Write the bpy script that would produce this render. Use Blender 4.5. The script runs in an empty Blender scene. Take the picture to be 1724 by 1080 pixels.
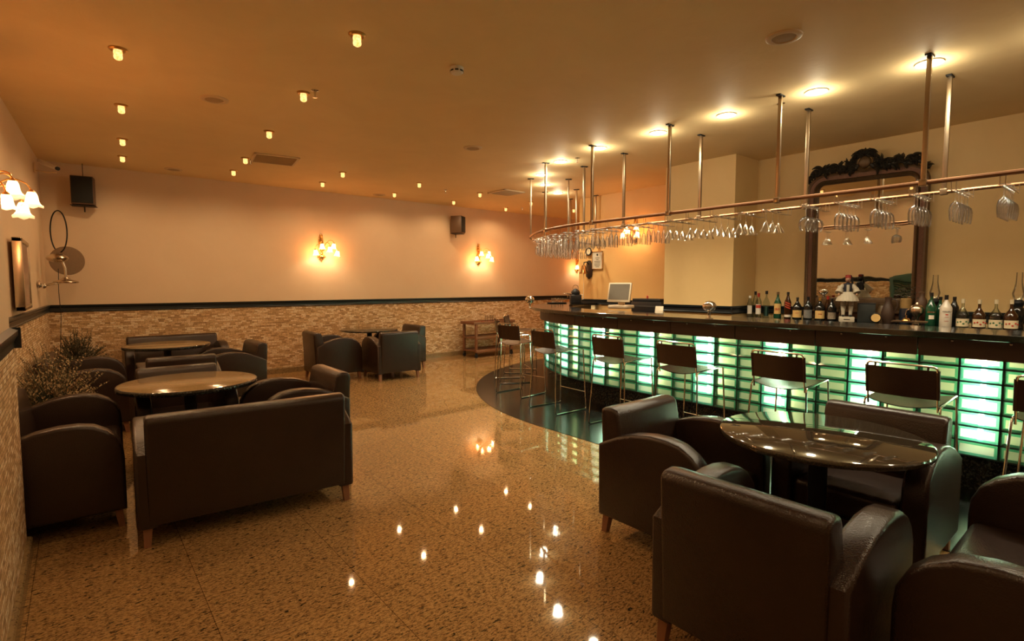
import bpy, bmesh, math, random
from mathutils import Vector, Matrix, Euler
random.seed(7)
PI = math.pi
SC = bpy.context.scene
COL = SC.collection

# ------------------------------------------------------------------ mesh builder
def TR(loc=(0, 0, 0), rot=(0, 0, 0)):
    return Matrix.Translation(Vector(loc)) @ Euler(rot).to_matrix().to_4x4()

class MB:
    def __init__(self):
        self.v = []; self.f = []; self.m = []
    def add(self, vs, fs, mi=0, M=None):
        b = len(self.v)
        if M is not None:
            vs = [M @ Vector(p) for p in vs]
        self.v.extend(tuple(p) for p in vs)
        for q in fs:
            self.f.append(tuple(b + i for i in q)); self.m.append(mi)
        return self
    def box(self, c, s, bev=0.0, seg=2, mi=0, M=None):
        bm = bmesh.new()
        bmesh.ops.create_cube(bm, size=1.0, matrix=Matrix.Translation(Vector(c)) @ Matrix.Diagonal((s[0], s[1], s[2], 1)))
        if bev > 0:
            bmesh.ops.bevel(bm, geom=bm.edges[:] + bm.verts[:], offset=min(bev, min(s) * .49), segments=seg, profile=.5, affect='EDGES', clamp_overlap=True)
        self.bm(bm, mi, M)
        return self
    def bm(self, bm, mi=0, M=None):
        bm.verts.index_update()
        self.add([v.co.copy() for v in bm.verts], [[v.index for v in f.verts] for f in bm.faces], mi, M)
        bm.free()
    def prism(self, outline, depth, plane='yz', off=0.0, bev=0.0, seg=2, mi=0, M=None):
        """outline (u, w) extruded by depth, centred on off, along the axis normal to the plane"""
        bm = bmesh.new()
        def P(u, w, d):
            return {'yz': (d, u, w), 'xz': (u, d, w), 'xy': (u, w, d)}[plane]
        a = [bm.verts.new(P(u, w, off - depth / 2)) for u, w in outline]
        b = [bm.verts.new(P(u, w, off + depth / 2)) for u, w in outline]
        n = len(outline)
        fa = bm.faces.new(a); fb = bm.faces.new(b[::-1])
        for i in range(n):
            bm.faces.new([a[i], b[i], b[(i + 1) % n], a[(i + 1) % n]])
        bmesh.ops.recalc_face_normals(bm, faces=bm.faces[:])
        if bev > 0:
            ed = [e for e in list(fa.edges) + list(fb.edges)]
            bmesh.ops.bevel(bm, geom=ed, offset=bev, segments=seg, profile=.5, affect='EDGES', clamp_overlap=True)
        self.bm(bm, mi, M)
        return self
    def lathe(self, prof, seg=20, mi=0, M=None):
        vs = []; fs = []; n = len(prof)
        for r, z in prof:
            for k in range(seg):
                a = 2 * PI * k / seg
                vs.append((r * math.cos(a), r * math.sin(a), z))
        for i in range(n - 1):
            for k in range(seg):
                k2 = (k + 1) % seg
                fs.append((i * seg + k, i * seg + k2, (i + 1) * seg + k2, (i + 1) * seg + k))
        if prof[0][0] > 1e-5: fs.append(tuple(range(seg))[::-1])
        if prof[-1][0] > 1e-5: fs.append(tuple((n - 1) * seg + k for k in range(seg)))
        return self.add(vs, fs, mi, M)
    def shell(self, prof, seg=20, mi=0, M=None, wave=None):
        vs = []; fs = []; n = len(prof)
        for i, (r, z) in enumerate(prof):
            for k in range(seg):
                a = 2 * PI * k / seg
                rr, zz = r, z
                if wave:
                    t = i / (n - 1)
                    rr += wave[0] * t ** 3 * math.cos(a * wave[1]); zz += wave[2] * t ** 4 * math.cos(a * wave[1])
                vs.append((rr * math.cos(a), rr * math.sin(a), zz))
        for i in range(n - 1):
            for k in range(seg):
                k2 = (k + 1) % seg
                fs.append((i * seg + k, i * seg + k2, (i + 1) * seg + k2, (i + 1) * seg + k))
        return self.add(vs, fs, mi, M)
    def tube(self, path, r, seg=8, mi=0, M=None, closed=False, cap=True, square=False):
        pts = [Vector(p) for p in path]; n = len(pts)
        rs = r if isinstance(r, (list, tuple)) else [r] * n
        tans = []
        for i in range(n):
            if closed: t = pts[(i + 1) % n] - pts[i - 1]
            else: t = pts[min(i + 1, n - 1)] - pts[max(i - 1, 0)]
            tans.append(t.normalized())
        up = Vector((0, 0, 1)) if abs(tans[0].z) < .9 else Vector((1, 0, 0))
        nrm = (up - tans[0] * up.dot(tans[0])).normalized()
        vs = []; fs = []
        ph = PI / 4 if square else 0
        if square: seg = 4
        for i in range(n):
            nrm = (nrm - tans[i] * nrm.dot(tans[i]))
            nrm = nrm.normalized() if nrm.length > 1e-6 else tans[i].orthogonal().normalized()
            bi = tans[i].cross(nrm)
            for k in range(seg):
                a = 2 * PI * k / seg + ph
                vs.append(pts[i] + (nrm * math.cos(a) + bi * math.sin(a)) * rs[i])
        for i in range(n if closed else n - 1):
            j = (i + 1) % n
            for k in range(seg):
                k2 = (k + 1) % seg
                fs.append((i * seg + k, i * seg + k2, j * seg + k2, j * seg + k))
        if cap and not closed:
            fs.append(tuple(range(seg))[::-1]); fs.append(tuple((n - 1) * seg + k for k in range(seg)))
        return self.add(vs, fs, mi, M)
    def ball(self, c, s, seg=14, ring=9, mi=0, M=None):
        if not isinstance(s, (list, tuple)): s = (s, s, s)
        prof = [(max(math.sin(PI * i / ring), 1e-6), -math.cos(PI * i / ring)) for i in range(ring + 1)]
        T = Matrix.Translation(Vector(c)) @ Matrix.Diagonal((s[0], s[1], s[2], 1))
        return self.lathe(prof, seg, mi, T if M is None else M @ T)
    def grid(self, fn, nu, nv, mi=0, M=None):
        vs = [fn(i / nu, j / nv) for i in range(nu + 1) for j in range(nv + 1)]
        fs = [(i * (nv + 1) + j, (i + 1) * (nv + 1) + j, (i + 1) * (nv + 1) + j + 1, i * (nv + 1) + j + 1) for i in range(nu) for j in range(nv)]
        return self.add(vs, fs, mi, M)
    def mesh(self, name, mats, smooth=40):
        me = bpy.data.meshes.new(name)
        me.from_pydata(self.v, [], self.f)
        for m in (mats if isinstance(mats, (list, tuple)) else [mats]): me.materials.append(m)
        if any(self.m): me.polygons.foreach_set('material_index', self.m)
        bm = bmesh.new(); bm.from_mesh(me)
        bmesh.ops.recalc_face_normals(bm, faces=bm.faces[:])
        bm.to_mesh(me); bm.free()
        if smooth:
            me.polygons.foreach_set('use_smooth', [True] * len(me.polygons))
            me.set_sharp_from_angle(angle=math.radians(smooth))
        me.update()
        return me
    def build(self, name, mats, parent=None, loc=None, rot=None, smooth=40):
        o = bpy.data.objects.new(name, self.mesh(name, mats, smooth))
        COL.objects.link(o)
        if parent: o.parent = parent
        if loc: o.location = loc
        if rot: o.rotation_euler = rot
        return o

def tag(o, label, cat, group=None, kind=None):
    if label: o['label'] = label
    if cat: o['category'] = cat
    if group: o['group'] = group
    if kind: o['kind'] = kind
    return o
def thing(name, label, cat, loc=(0, 0, 0), rz=0, group=None):
    o = bpy.data.objects.new(name, None); COL.objects.link(o)
    o.empty_display_size = .1
    o.location = loc; o.rotation_euler = (0, 0, rz)
    return tag(o, label, cat, group)
def dup(root, label, loc=None, rz=None, group=None):
    r = root.copy(); COL.objects.link(r)
    for ch in root.children:
        c = ch.copy(); COL.objects.link(c); c.parent = r
        for g in ch.children:
            d = g.copy(); COL.objects.link(d); d.parent = c
    if loc is not None: r.location = loc
    if rz is not None: r.rotation_euler = (0, 0, rz)
    r['label'] = label
    if group: r['group'] = group
    return r
def struct(o, label=None):
    o['kind'] = 'structure'
    if label: o['label'] = label; 
    return o
def light(name, kind, loc, energy, color, parent=None, rot=(0, 0, 0), radius=.03, spot=None, blend=.5):
    d = bpy.data.lights.new(name, kind); d.energy = energy; d.color = color
    if kind in ('POINT', 'SPOT'): d.shadow_soft_size = radius
    if kind == 'SPOT': d.spot_size = spot; d.spot_blend = blend
    o = bpy.data.objects.new(name, d); COL.objects.link(o); o.location = loc; o.rotation_euler = rot
    if parent: o.parent = parent
    return o

# ------------------------------------------------------------------ materials
def nt(name):
    m = bpy.data.materials.new(name); m.use_nodes = True
    t = m.node_tree; return m, t, t.nodes['Principled BSDF']
def N(t, typ, **kw):
    n = t.nodes.new(typ)
    for k, v in kw.items(): setattr(n, k, v)
    return n
def coords(t, scale=(1, 1, 1)):
    tc = N(t, 'ShaderNodeTexCoord'); mp = N(t, 'ShaderNodeMapping'); mp.inputs['Scale'].default_value = scale
    t.links.new(tc.outputs['Object'], mp.inputs['Vector']); return mp.outputs['Vector']
def noise(t, vec, scale, detail=4, rough=.6, dist=0):
    n = N(t, 'ShaderNodeTexNoise'); n.inputs['Scale'].default_value = scale; n.inputs['Detail'].default_value = detail
    n.inputs['Roughness'].default_value = rough; n.inputs['Distortion'].default_value = dist
    t.links.new(vec, n.inputs['Vector']); return n.outputs['Fac']
def ramp(t, fac, stops):
    r = N(t, 'ShaderNodeValToRGB'); e = r.color_ramp.elements
    while len(e) < len(stops): e.new(.5)
    for x, (p, c) in zip(e, stops): x.position = p; x.color = (*c, 1)
    t.links.new(fac, r.inputs['Fac']); return r.outputs['Color']
def mixc(t, fac, a, b, mode='MIX'):
    n = N(t, 'ShaderNodeMix', data_type='RGBA', blend_type=mode)
    for key, v in ((0, fac), (6, a), (7, b)):
        if isinstance(v, (int, float)): n.inputs[key].default_value = v
        elif isinstance(v, tuple): n.inputs[key].default_value = (*v, 1)
        else: t.links.new(v, n.inputs[key])
    return n.outputs[2]
def bump(t, p, fac, strength, dist=.01):
    b = N(t, 'ShaderNodeBump'); b.inputs['Strength'].default_value = strength; b.inputs['Distance'].default_value = dist
    t.links.new(fac, b.inputs['Height']); t.links.new(b.outputs['Normal'], p.inputs['Normal'])
def simple(name, col, rough=.5, metal=0, var=.0, vs=8, bmp=0, bs=60, spec=.5, aniso=None, coat=0):
    m, t, p = nt(name)
    p.inputs['Base Color'].default_value = (*col, 1); p.inputs['Roughness'].default_value = rough; p.inputs['Metallic'].default_value = metal
    p.inputs['Specular IOR Level'].default_value = spec; p.inputs['Coat Weight'].default_value = coat
    if var or bmp:
        v = coords(t)
        if var:
            c = mixc(t, noise(t, v, vs), tuple(x * (1 - var) for x in col), tuple(min(1, x * (1 + var)) for x in col))
            t.links.new(c, p.inputs['Base Color'])
        if bmp: bump(t, p, noise(t, v, bs, 5), bmp, .004)
    return m
def emis(name, col, strength):
    m, t, p = nt(name)
    p.inputs['Base Color'].default_value = (0, 0, 0, 1)
    p.inputs['Emission Color'].default_value = (*col, 1); p.inputs['Emission Strength'].default_value = strength
    return m
def thin_glass(name, tint, gloss=.05, rough=.02, fres=1.0, haze=0):
    """thin-walled glass: see-through with the facing-angle reflections of a pane"""
    m = bpy.data.materials.new(name); m.use_nodes = True; t = m.node_tree; t.nodes.clear()
    out = N(t, 'ShaderNodeOutputMaterial'); mx = N(t, 'ShaderNodeMixShader'); tr = N(t, 'ShaderNodeBsdfTransparent'); gl = N(t, 'ShaderNodeBsdfGlossy')
    tr.inputs['Color'].default_value = (*tint, 1); gl.inputs['Roughness'].default_value = rough
    lw = N(t, 'ShaderNodeLayerWeight'); lw.inputs['Blend'].default_value = .35
    mr = N(t, 'ShaderNodeMapRange'); mr.inputs['To Min'].default_value = gloss; mr.inputs['To Max'].default_value = fres
    t.links.new(lw.outputs['Fresnel'], mr.inputs['Value']); t.links.new(mr.outputs['Result'], mx.inputs['Fac'])
    if haze:
        hz = N(t, 'ShaderNodeMixShader'); tl = N(t, 'ShaderNodeBsdfTranslucent'); tl.inputs[0].default_value = (1, 1, 1, 1); hz.inputs[0].default_value = haze
        t.links.new(tr.outputs[0], hz.inputs[1]); t.links.new(tl.outputs[0], hz.inputs[2]); t.links.new(hz.outputs[0], mx.inputs[1])
    else: t.links.new(tr.outputs[0], mx.inputs[1])
    t.links.new(gl.outputs[0], mx.inputs[2]); t.links.new(mx.outputs[0], out.inputs['Surface'])
    return m

def plaster(name, a, b, rough, bscale, bstr, spec=.5):
    m, t, p = nt(name); v = coords(t)
    c = mixc(t, noise(t, v, 1.6, 6, .65, .6), a, b)
    t.links.new(c, p.inputs['Base Color']); p.inputs['Roughness'].default_value = rough; p.inputs['Specular IOR Level'].default_value = spec
    bump(t, p, noise(t, v, bscale, 6, .6, 1.2), bstr, .01)
    return m
M_WALL = plaster('cream_plaster', (.66, .50, .34), (.74, .58, .41), .55, 7, .12)
M_WALLY = plaster('yellow_plaster', (.66, .46, .20), (.76, .55, .26), .5, 6, .12)
M_ORANGE = plaster('orange_plaster', (.70, .41, .14), (.80, .49, .19), .5, 6, .12)
M_CEIL = plaster('polished_plaster', (.74, .55, .29), (.88, .69, .40), .62, 5, .25, .12)
M_CREAM = simple('cream_plain', (.7, .58, .42), .6, var=.05)

def stone_mat():
    m, t, p = nt('split_travertine')
    tc = N(t, 'ShaderNodeTexCoord'); sp = N(t, 'ShaderNodeSeparateXYZ'); ad = N(t, 'ShaderNodeMath', operation='ADD'); cb = N(t, 'ShaderNodeCombineXYZ')
    t.links.new(tc.outputs['Object'], sp.inputs[0]); t.links.new(sp.outputs[0], ad.inputs[0]); t.links.new(sp.outputs[1], ad.inputs[1])
    t.links.new(ad.outputs[0], cb.inputs[0]); t.links.new(sp.outputs[2], cb.inputs[1])
    b = N(t, 'ShaderNodeTexBrick', offset=.5, squash=.7, squash_frequency=3); t.links.new(cb.outputs[0], b.inputs['Vector'])
    b.inputs['Scale'].default_value = 1; b.inputs['Brick Width'].default_value = .085; b.inputs['Row Height'].default_value = .025
    b.inputs['Mortar Size'].default_value = .0022; b.inputs['Mortar Smooth'].default_value = .3; b.inputs['Bias'].default_value = -.1
    b.inputs['Color1'].default_value = (1, 1, 1, 1); b.inputs['Color2'].default_value = (0, 0, 0, 1); b.inputs['Mortar'].default_value = (.0, .0, .0, 1)
    col = ramp(t, b.outputs['Color'], [(0, (.34, .20, .09)), (.3, (.64, .42, .21)), (.65, (.84, .59, .33)), (1, (1, .84, .60))])
    v = coords(t, (1, 1, 2.2))
    col = mixc(t, ramp(t, noise(t, v, 34, 6, .75), [(.36, (0, 0, 0)), (.58, (1, 1, 1))]), mixc(t, 1.0, col, (.58, .50, .42), 'MULTIPLY'), col)
    t.links.new(col, p.inputs['Base Color']); p.inputs['Roughness'].default_value = .75
    h = N(t, 'ShaderNodeMath', operation='ADD'); t.links.new(b.outputs['Color'], h.inputs[0]); t.links.new(noise(t, v, 45, 5, .7), h.inputs[1])
    bump(t, p, h.outputs[0], .7, .014)
    return m
M_STONE = stone_mat()

def granite_floor():
    m, t, p = nt('polished_tan_granite')
    v = coords(t, (1, 2.2, 1))
    base = mixc(t, noise(t, v, 9, 5, .7), (.36, .205, .075), (.54, .335, .14))
    mid = noise(t, coords(t, (1.0, 2.6, 1)), 42, 5, .75, .4)
    base = mixc(t, ramp(t, mid, [(.42, (1, 1, 1)), (.53, (0, 0, 0))]), base, (.15, .080, .030))
    fl = noise(t, coords(t, (1.0, 2.4, 1)), 26, 6, .7, .5)
    base = mixc(t, ramp(t, fl, [(.385, (1, 1, 1)), (.435, (0, 0, 0))]), base, (.022, .018, .010))
    lt = noise(t, coords(t, (1.1, 2.0, 1)), 60, 4, .6)
    base = mixc(t, ramp(t, lt, [(.58, (0, 0, 0)), (.68, (1, 1, 1))]), base, (.60, .40, .19))
    b = N(t, 'ShaderNodeTexBrick', offset=0.0); mp = coords(t); b.inputs['Scale'].default_value = 1
    add = N(t, 'ShaderNodeVectorMath', operation='ADD'); add.inputs[1].default_value = (-.424 + .667 * 30, -2.40 + 1.2 * 30, 0)
    t.links.new(mp, add.inputs[0]); t.links.new(add.outputs[0], b.inputs['Vector'])
    b.inputs['Brick Width'].default_value = .667; b.inputs['Row Height'].default_value = 1.2; b.inputs['Mortar Size'].default_value = .0017
    b.inputs['Mortar Smooth'].default_value = .0
    b.inputs['Color1'].default_value = (1, 1, 1, 1); b.inputs['Color2'].default_value = (.9, .88, .86, 1); b.inputs['Mortar'].default_value = (.36, .31, .27, 1)
    base = mixc(t, 1.0, base, b.outputs['Color'], 'MULTIPLY')
    t.links.new(base, p.inputs['Base Color']); p.inputs['Roughness'].default_value = .035
    p.inputs['Specular IOR Level'].default_value = .5
    bump(t, p, noise(t, coords(t), 3, 3), .012, .01)
    return m
M_FLOOR = granite_floor()
def speck(name, base, fleck, rough, sc=70):
    m, t, p = nt(name); v = coords(t)
    c = mixc(t, ramp(t, noise(t, v, sc, 4, .7), [(.5, (0, 0, 0)), (.66, (1, 1, 1))]), base, fleck)
    t.links.new(c, p.inputs['Base Color']); p.inputs['Roughness'].default_value = rough; p.inputs['Specular IOR Level'].default_value = .6
    return m
M_BLACKGR = speck('black_granite', (.012, .013, .012), (.05, .055, .05), .07)
M_BARTOP = speck('bar_top_granite', (.012, .013, .012), (.05, .055, .05), .08)
M_BARTOP.node_tree.nodes['Principled BSDF'].inputs['IOR'].default_value = 1.95
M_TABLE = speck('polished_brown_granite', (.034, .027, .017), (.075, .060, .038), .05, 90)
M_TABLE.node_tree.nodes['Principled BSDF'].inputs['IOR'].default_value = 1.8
M_PLINTH = speck('dark_floor_granite', (.008, .010, .009), (.022, .026, .024), .20, 50)
M_PLINTH.node_tree.nodes['Principled BSDF'].inputs['Specular IOR Level'].default_value = .25
M_SKIRT = speck('stone_skirting', (.28, .19, .09), (.10, .06, .03), .2, 60)
M_DADO = simple('dark_moulding', (.012, .016, .018), .32, var=.2)
def leather(name, a, b):
    m, t, p = nt(name); v = coords(t)
    c = mixc(t, noise(t, v, 3.5, 5, .65), a, b)
    t.links.new(c, p.inputs['Base Color']); p.inputs['Roughness'].default_value = .27; p.inputs['Specular IOR Level'].default_value = .5
    vo = N(t, 'ShaderNodeTexVoronoi'); vo.inputs['Scale'].default_value = 160; t.links.new(v, vo.inputs['Vector'])
    ad = N(t, 'ShaderNodeMath', operation='MULTIPLY_ADD'); t.links.new(noise(t, v, 14, 4), ad.inputs[0]); ad.inputs[1].default_value = 2.0
    t.links.new(vo.outputs['Distance'], ad.inputs[2]); bump(t, p, ad.outputs[0], .16, .006)
    return m
M_LEATHER = leather('brown_leather', (.020, .0108, .0078), (.035, .0190, .0135))
M_LEATHER2 = leather('dark_saddle_leather', (.030, .015, .009), (.046, .022, .013))
def wood(name, a, b, rough=.4, sc=(1, 1, 1)):
    m, t, p = nt(name); v = coords(t, sc)
    c = mixc(t, noise(t, v, 10, 5, .6, 1.5), a, b)
    t.links.new(c, p.inputs['Base Color']); p.inputs['Roughness'].default_value = rough
    return m
M_LEGWOOD = wood('reddish_leg_wood', (.20, .085, .040), (.33, .15, .075), .4, (4, 4, .6))
M_FASCIA = wood('brown_fascia_board', (.045, .022, .012), (.065, .032, .018), .42, (.4, .4, 5))
M_CARTWOOD = wood('cart_wood', (.14, .055, .022), (.24, .10, .042), .42, (1, 6, 6))
M_CHROME = simple('chrome', (.72, .70, .67), .12, 1, var=.03)
M_COPPER = simple('copper_pipe', (.36, .19, .105), .42, 1, var=.1)
M_POST = simple('brushed_post_metal', (.52, .42, .30), .32, 1, var=.12, vs=5)
M_BRASS = simple('aged_brass', (.62, .36, .12), .3, 1, var=.25, vs=20)
M_SILVER = simple('tarnished_silver', (.60, .50, .38), .25, 1, var=.15)
M_BLACK = simple('black_plastic', (.012, .012, .013), .35, var=.1)
M_BLACKM = simple('black_metal', (.010, .011, .013), .48, var=.15, spec=.3)
M_WHITEP = simple('white_paint', (.75, .71, .64), .45, var=.03)
M_CREAMP = simple('cream_ceiling_paint', (.66, .50, .30), .5, var=.04)
M_GRILL = simple('speaker_grille', (.42, .30, .17), .7, var=.15, vs=200)
M_GRILLD = simple('dark_speaker_cloth', (.014, .016, .016), .85, var=.3, vs=300)
M_GLASS = thin_glass('drinking_glass', (.975, .97, .955), .06, .08, .85, .014)
M_FLUTE = thin_glass('brightened_flute_glass', (.98, .975, .96), .13, .10, .95, .07)  # same glass as the others; downlight glints put in as haze and gloss
M_CLEARB = thin_glass('clear_bottle_glass', (.80, .84, .80), .07, .03, .6)
M_OPAL = None
M_GREENGL = simple('green_bottle_glass', (.010, .075, .035), .08, var=.1)
M_DARKGL = simple('dark_bottle_glass', (.010, .010, .009), .08, var=.1)
M_LIQ = simple('amber_spirit', (.045, .016, .005), .1, var=.1)
M_GOLDLBL = simple('gold_label', (.72, .47, .17), .5, var=.12, vs=60)
M_CREAMLBL = simple('cream_label', (.74, .62, .40), .5, var=.1, vs=60)
M_WHITELBL = simple('white_label', (.72, .66, .56), .5, var=.06)
M_RED = simple('red_print', (.50, .06, .03), .45, var=.1)
M_DKPRINT = simple('dark_print', (.05, .045, .04), .5, var=.1)
M_GREENPRINT = simple('green_print', (.06, .16, .06), .5, var=.1)
M_GILT = simple('dark_gilt_wood', (.105, .058, .024), .42, .35, var=.45, vs=30, bmp=.3, bs=80)
M_GILT2 = simple('blackened_gilt_carving', (.040, .034, .026), .42, .3, var=.5, vs=40, bmp=.3, bs=90)
M_GILT3 = simple('reddish_gilt_panel', (.15, .062, .030), .5, .2, var=.5, vs=60, bmp=.5, bs=150)
M_GREENPAINT = simple('green_shutter_paint', (.035, .085, .06), .45, var=.15)
M_PAPER = simple('white_paper', (.62, .54, .41), .6, var=.03)
M_DKGREEN = simple('deep_green_foliage', (.035, .045, .020), .8, var=.3)
def mirror_mat():
    m, t, p = nt('old_mirror_glass'); p.inputs['Base Color'].default_value = (.80, .76, .68, 1); p.inputs['Metallic'].default_value = 1; p.inputs['Roughness'].default_value = .015
    bump(t, p, noise(t, coords(t), 4.5, 1), .05, .02)
    return m
M_MIRROR = mirror_mat()
M_SCREEN = simple('dim_screen', (.16, .14, .11), .25, var=.1)

# ------------------------------------------------------------------ room
HC = 3.22
DADO0, DADO1 = 1.163, 1.264
XB, YB = 11.2, 9.66
def lw(y):          # recessed left wall, a little out of square
    return -.555 + (y - 4.15) * .225 / 5.51

b = MB().box((4.5, 3.0, -.05), (15, 14, .1)); struct(b.build('floor', M_FLOOR, smooth=0))
b = MB().box((4.5, 3.0, HC + .05), (15, 14, .1)); struct(b.build('ceiling', M_CEIL, smooth=0))
def wallpair(name, pts, upper, front, split=1.2):
    """wall from floor to ceiling along pts: plaster above the dado, stone below"""
    bb = MB()
    (x0, y0), (x1, y1) = pts
    d = Vector((x1 - x0, y1 - y0, 0)); L = d.length; d.normalize(); nrm = Vector(front)
    def quadbox(z0, z1, out, mi):
        a = Vector((x0, y0, 0)) + nrm * out; c = Vector((x1, y1, 0)) + nrm * out; k = nrm * (-.2 - out)
        vs = [a, c, c + k, a + k]
        v8 = [(p.x, p.y, z0) for p in vs] + [(p.x, p.y, z1) for p in vs]
        bb.add(v8, [(0, 1, 2, 3), (4, 5, 6, 7), (0, 1, 5, 4), (1, 2, 6, 5), (2, 3, 7, 6), (3, 0, 4, 7)], mi)
    quadbox(0, split, .015, 1); quadbox(split, HC, 0, 0)
    return struct(bb.build(name, [upper, M_STONE], smooth=0))
wallpair('wall_back', [(-.6, YB), (XB, YB)], M_WALL, (0, -1, 0))
wallpair('wall_left', [(lw(4.0), 4.0), (lw(YB + .1), YB + .1)], M_WALL, (1, 0, 0))
# projecting pier of the left wall, nearest the viewer
b = MB(); b.box((-.55, .525, 1.2 / 2), (.53, 7.05, 1.2), mi=1); b.box((-.56, .515, (1.2 + HC) / 2), (.52, 7.03, HC - 1.2), mi=0)
o = b.build('wall_left_pier', [M_WALL, M_STONE], smooth=0); o.name = 'wall_left_front'; struct(o)
b = MB().box((4.5, -3.3, HC / 2), (15, .2, HC)); struct(b.build('wall_front', M_WALL, smooth=0))
b = MB().box((7.3, .1, HC / 2), (.2, 6.9, HC)); struct(b.build('wall_right', M_WALLY, smooth=0))
b = MB().box((6.95, 4.03, HC / 2), (.70, 1.04, HC)); struct(b.build('wall_right_pillar', M_WALLY, smooth=0)).name = 'wall_pillar'
b = MB().box((9.45, 5.915, HC / 2), (3.5, 2.73, HC)); struct(b.build('wall_right_bar', M_ORANGE, smooth=0)).name = 'wall_bar_side'
b = MB().box((XB + .1, 8.5, HC / 2), (.2, 2.6, HC)); struct(b.build('wall_end', M_WALL, smooth=0)).name = 'wall_far_side'

DPROF = [(0, DADO0), (.022, DADO0), (.030, DADO0 + .012), (.022, DADO0 + .022), (.022, DADO0 + .060), (.036, DADO0 + .070), (.042, DADO0 + .085), (.042, DADO1), (0, DADO1)]
def moulding(name, p0, p1, nrm, prof, mat, ext=0):
    a = Vector((*p0, 0)); c = Vector((*p1, 0)); n = Vector((*nrm, 0))
    bb = MB(); k = len(prof)
    vs = [a + n * u + Vector((0, 0, z)) for u, z in prof] + [c + n * u + Vector((0, 0, z)) for u, z in prof]
    fs = [(i, (i + 1) % k, k + (i + 1) % k, k + i) for i in range(k)] + [tuple(range(k)), tuple(range(k, 2 * k))]
    bb.add(vs, fs)
    return struct(bb.build(name, mat, smooth=30))
moulding('trim_1', (lw(YB), YB - .0), (XB, YB), (0, -1), DPROF, M_DADO)
moulding('trim_2', (lw(4.06), 4.06), (lw(YB - .04), YB - .04), (1, 0), DPROF, M_DADO)
# heavier moulding on the pier: front face and return
PPROF = [(0, DADO0 + .03), (.014, DADO0 + .03), (.018, DADO0 + .045), (.016, DADO0 + .065), (.024, DADO0 + .085), (.034, DADO0 + .10), (.036, DADO1 + .03), (0, DADO1 + .045)]
moulding('trim_3', (-.30, -3.0), (-.30, 4.06), (1, 0), PPROF, M_DADO)
moulding('trim_4', (-.5, 4.038), (-.255, 4.038), (0, 1), [(u * .8, z) for u, z in PPROF], M_DADO)
moulding('trim_5', (7.2, -3.2), (7.2, 3.5), (-1, 0), DPROF, M_DADO)
moulding('trim_6', (6.6, 3.51), (6.6, 4.55), (-1, 0), DPROF, M_DADO)
moulding('trim_7', (6.57, 3.51), (7.2, 3.51), (0, -1), [(u * .6, z) for u, z in DPROF], M_DADO)
moulding('trim_8', (7.7, 4.55), (7.7, 7.26), (-1, 0), DPROF, M_DADO)
SK = [(0, 0), (.024, 0), (.024, .085), (.018, .095), (0, .095)]
moulding('baseboard_back', (lw(YB), YB - .015), (XB, YB - .015), (0, -1), SK, M_SKIRT)
moulding('baseboard_left', (lw(4.2) + .015, 4.2), (lw(YB) + .015, YB), (1, 0), SK, M_SKIRT)
moulding('baseboard_front', (-.285, -3.0), (-.285, 4.06), (1, 0), SK, M_SKIRT)
# green louvred shutter door in the pier, out of the frame on the left (seen in the mirror)
t = bpy.data.objects.new('door_1', None); COL.objects.link(t); struct(t); t.location = (-.28, 1.75, 0)
b = MB()
for y in (-.6, 0, .6): b.box((.0, y, .68), (.06, .11, 1.36), .006)
for z in (.08, 1.30): b.box((0, 0, z), (.058, 1.2, .13), .006)
b.build('door_frame', M_GREENPAINT, t)
b = MB()
for y in (-.3, .3):
    for i in range(24): b.box((0, y, 0), (.012, .5, .05), M=TR((0, 0, .16 + .047 * i), (0, .6, 0)))
b.build('door_louvres', M_GREENPAINT, t)

# ------------------------------------------------------------------ bar
BX = 4.90; AC = Vector((7.88, 4.40)); AR = AC.x - BX; AEND = 1.50   # straight run then an arc round AC
Y0 = -2.0
def bar_pt(s, off):
    """point at arc length s (measured on the front edge from y=Y0), off metres inward of the front edge; returns point and inward normal"""
    L = AC.y - Y0
    if s <= L: return Vector((BX + off, Y0 + s)), Vector((1, 0)), 0.0
    a = (s - L) / AR
    return Vector((AC.x - (AR - off) * math.cos(a), AC.y + (AR - off) * math.sin(a))), Vector((math.cos(a), -math.sin(a))), a
SL = AC.y - Y0; STOT = SL + AR * AEND
def s_list(n=26):
    return [0, SL * .5, SL] + [SL + AR * AEND * i / n for i in range(1, n + 1)]
def sweep(bb, prof, ss, mi=0, closed=True):
    k = len(prof); vs = []; fs = []
    for s in ss:
        for off, z in prof:
            p, _, _ = bar_pt(s, off); vs.append((p.x, p.y, z))
    for i in range(len(ss) - 1):
        for j in range(k if closed else k - 1):
            j2 = (j + 1) % k; fs.append((i * k + j, i * k + j2, (i + 1) * k + j2, (i + 1) * k + j))
    if closed: fs += [tuple(range(k)), tuple((len(ss) - 1) * k + j for j in range(k))]
    bb.add(vs, fs, mi)
# dark granite floor band under the stools
b = MB(); PR = 4.04; PC = Vector((7.88, 4.2)); pts = [(3.84, -3.2)]
for i in range(41):
    a = (PI / 2 * 1.02) * i / 40
    pts.append((PC.x - PR * math.cos(a), PC.y + 3.86 * math.sin(a)))
pts += [(7.95, 7.27), (7.69, 7.27), (7.69, -3.2)]
b.prism(pts, .006, 'xy', .001); struct(b.build('floor_bar_band', M_PLINTH, smooth=0)).name = 'floor_inlay'
b = MB()
sweep(b, [(.0, 1.156), (.006, 1.152), (.60, 1.152), (.60, 1.20), (.006, 1.20), (.0, 1.196)], s_list(40))
tag(b.build('granite_worktop', M_BARTOP, smooth=30), 'long curved polished black granite bar top above the glass blocks', 'bar top')
bar = thing('bar_counter', 'curved bar front of backlit green glass blocks under a brown fascia', 'bar counter')
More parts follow.
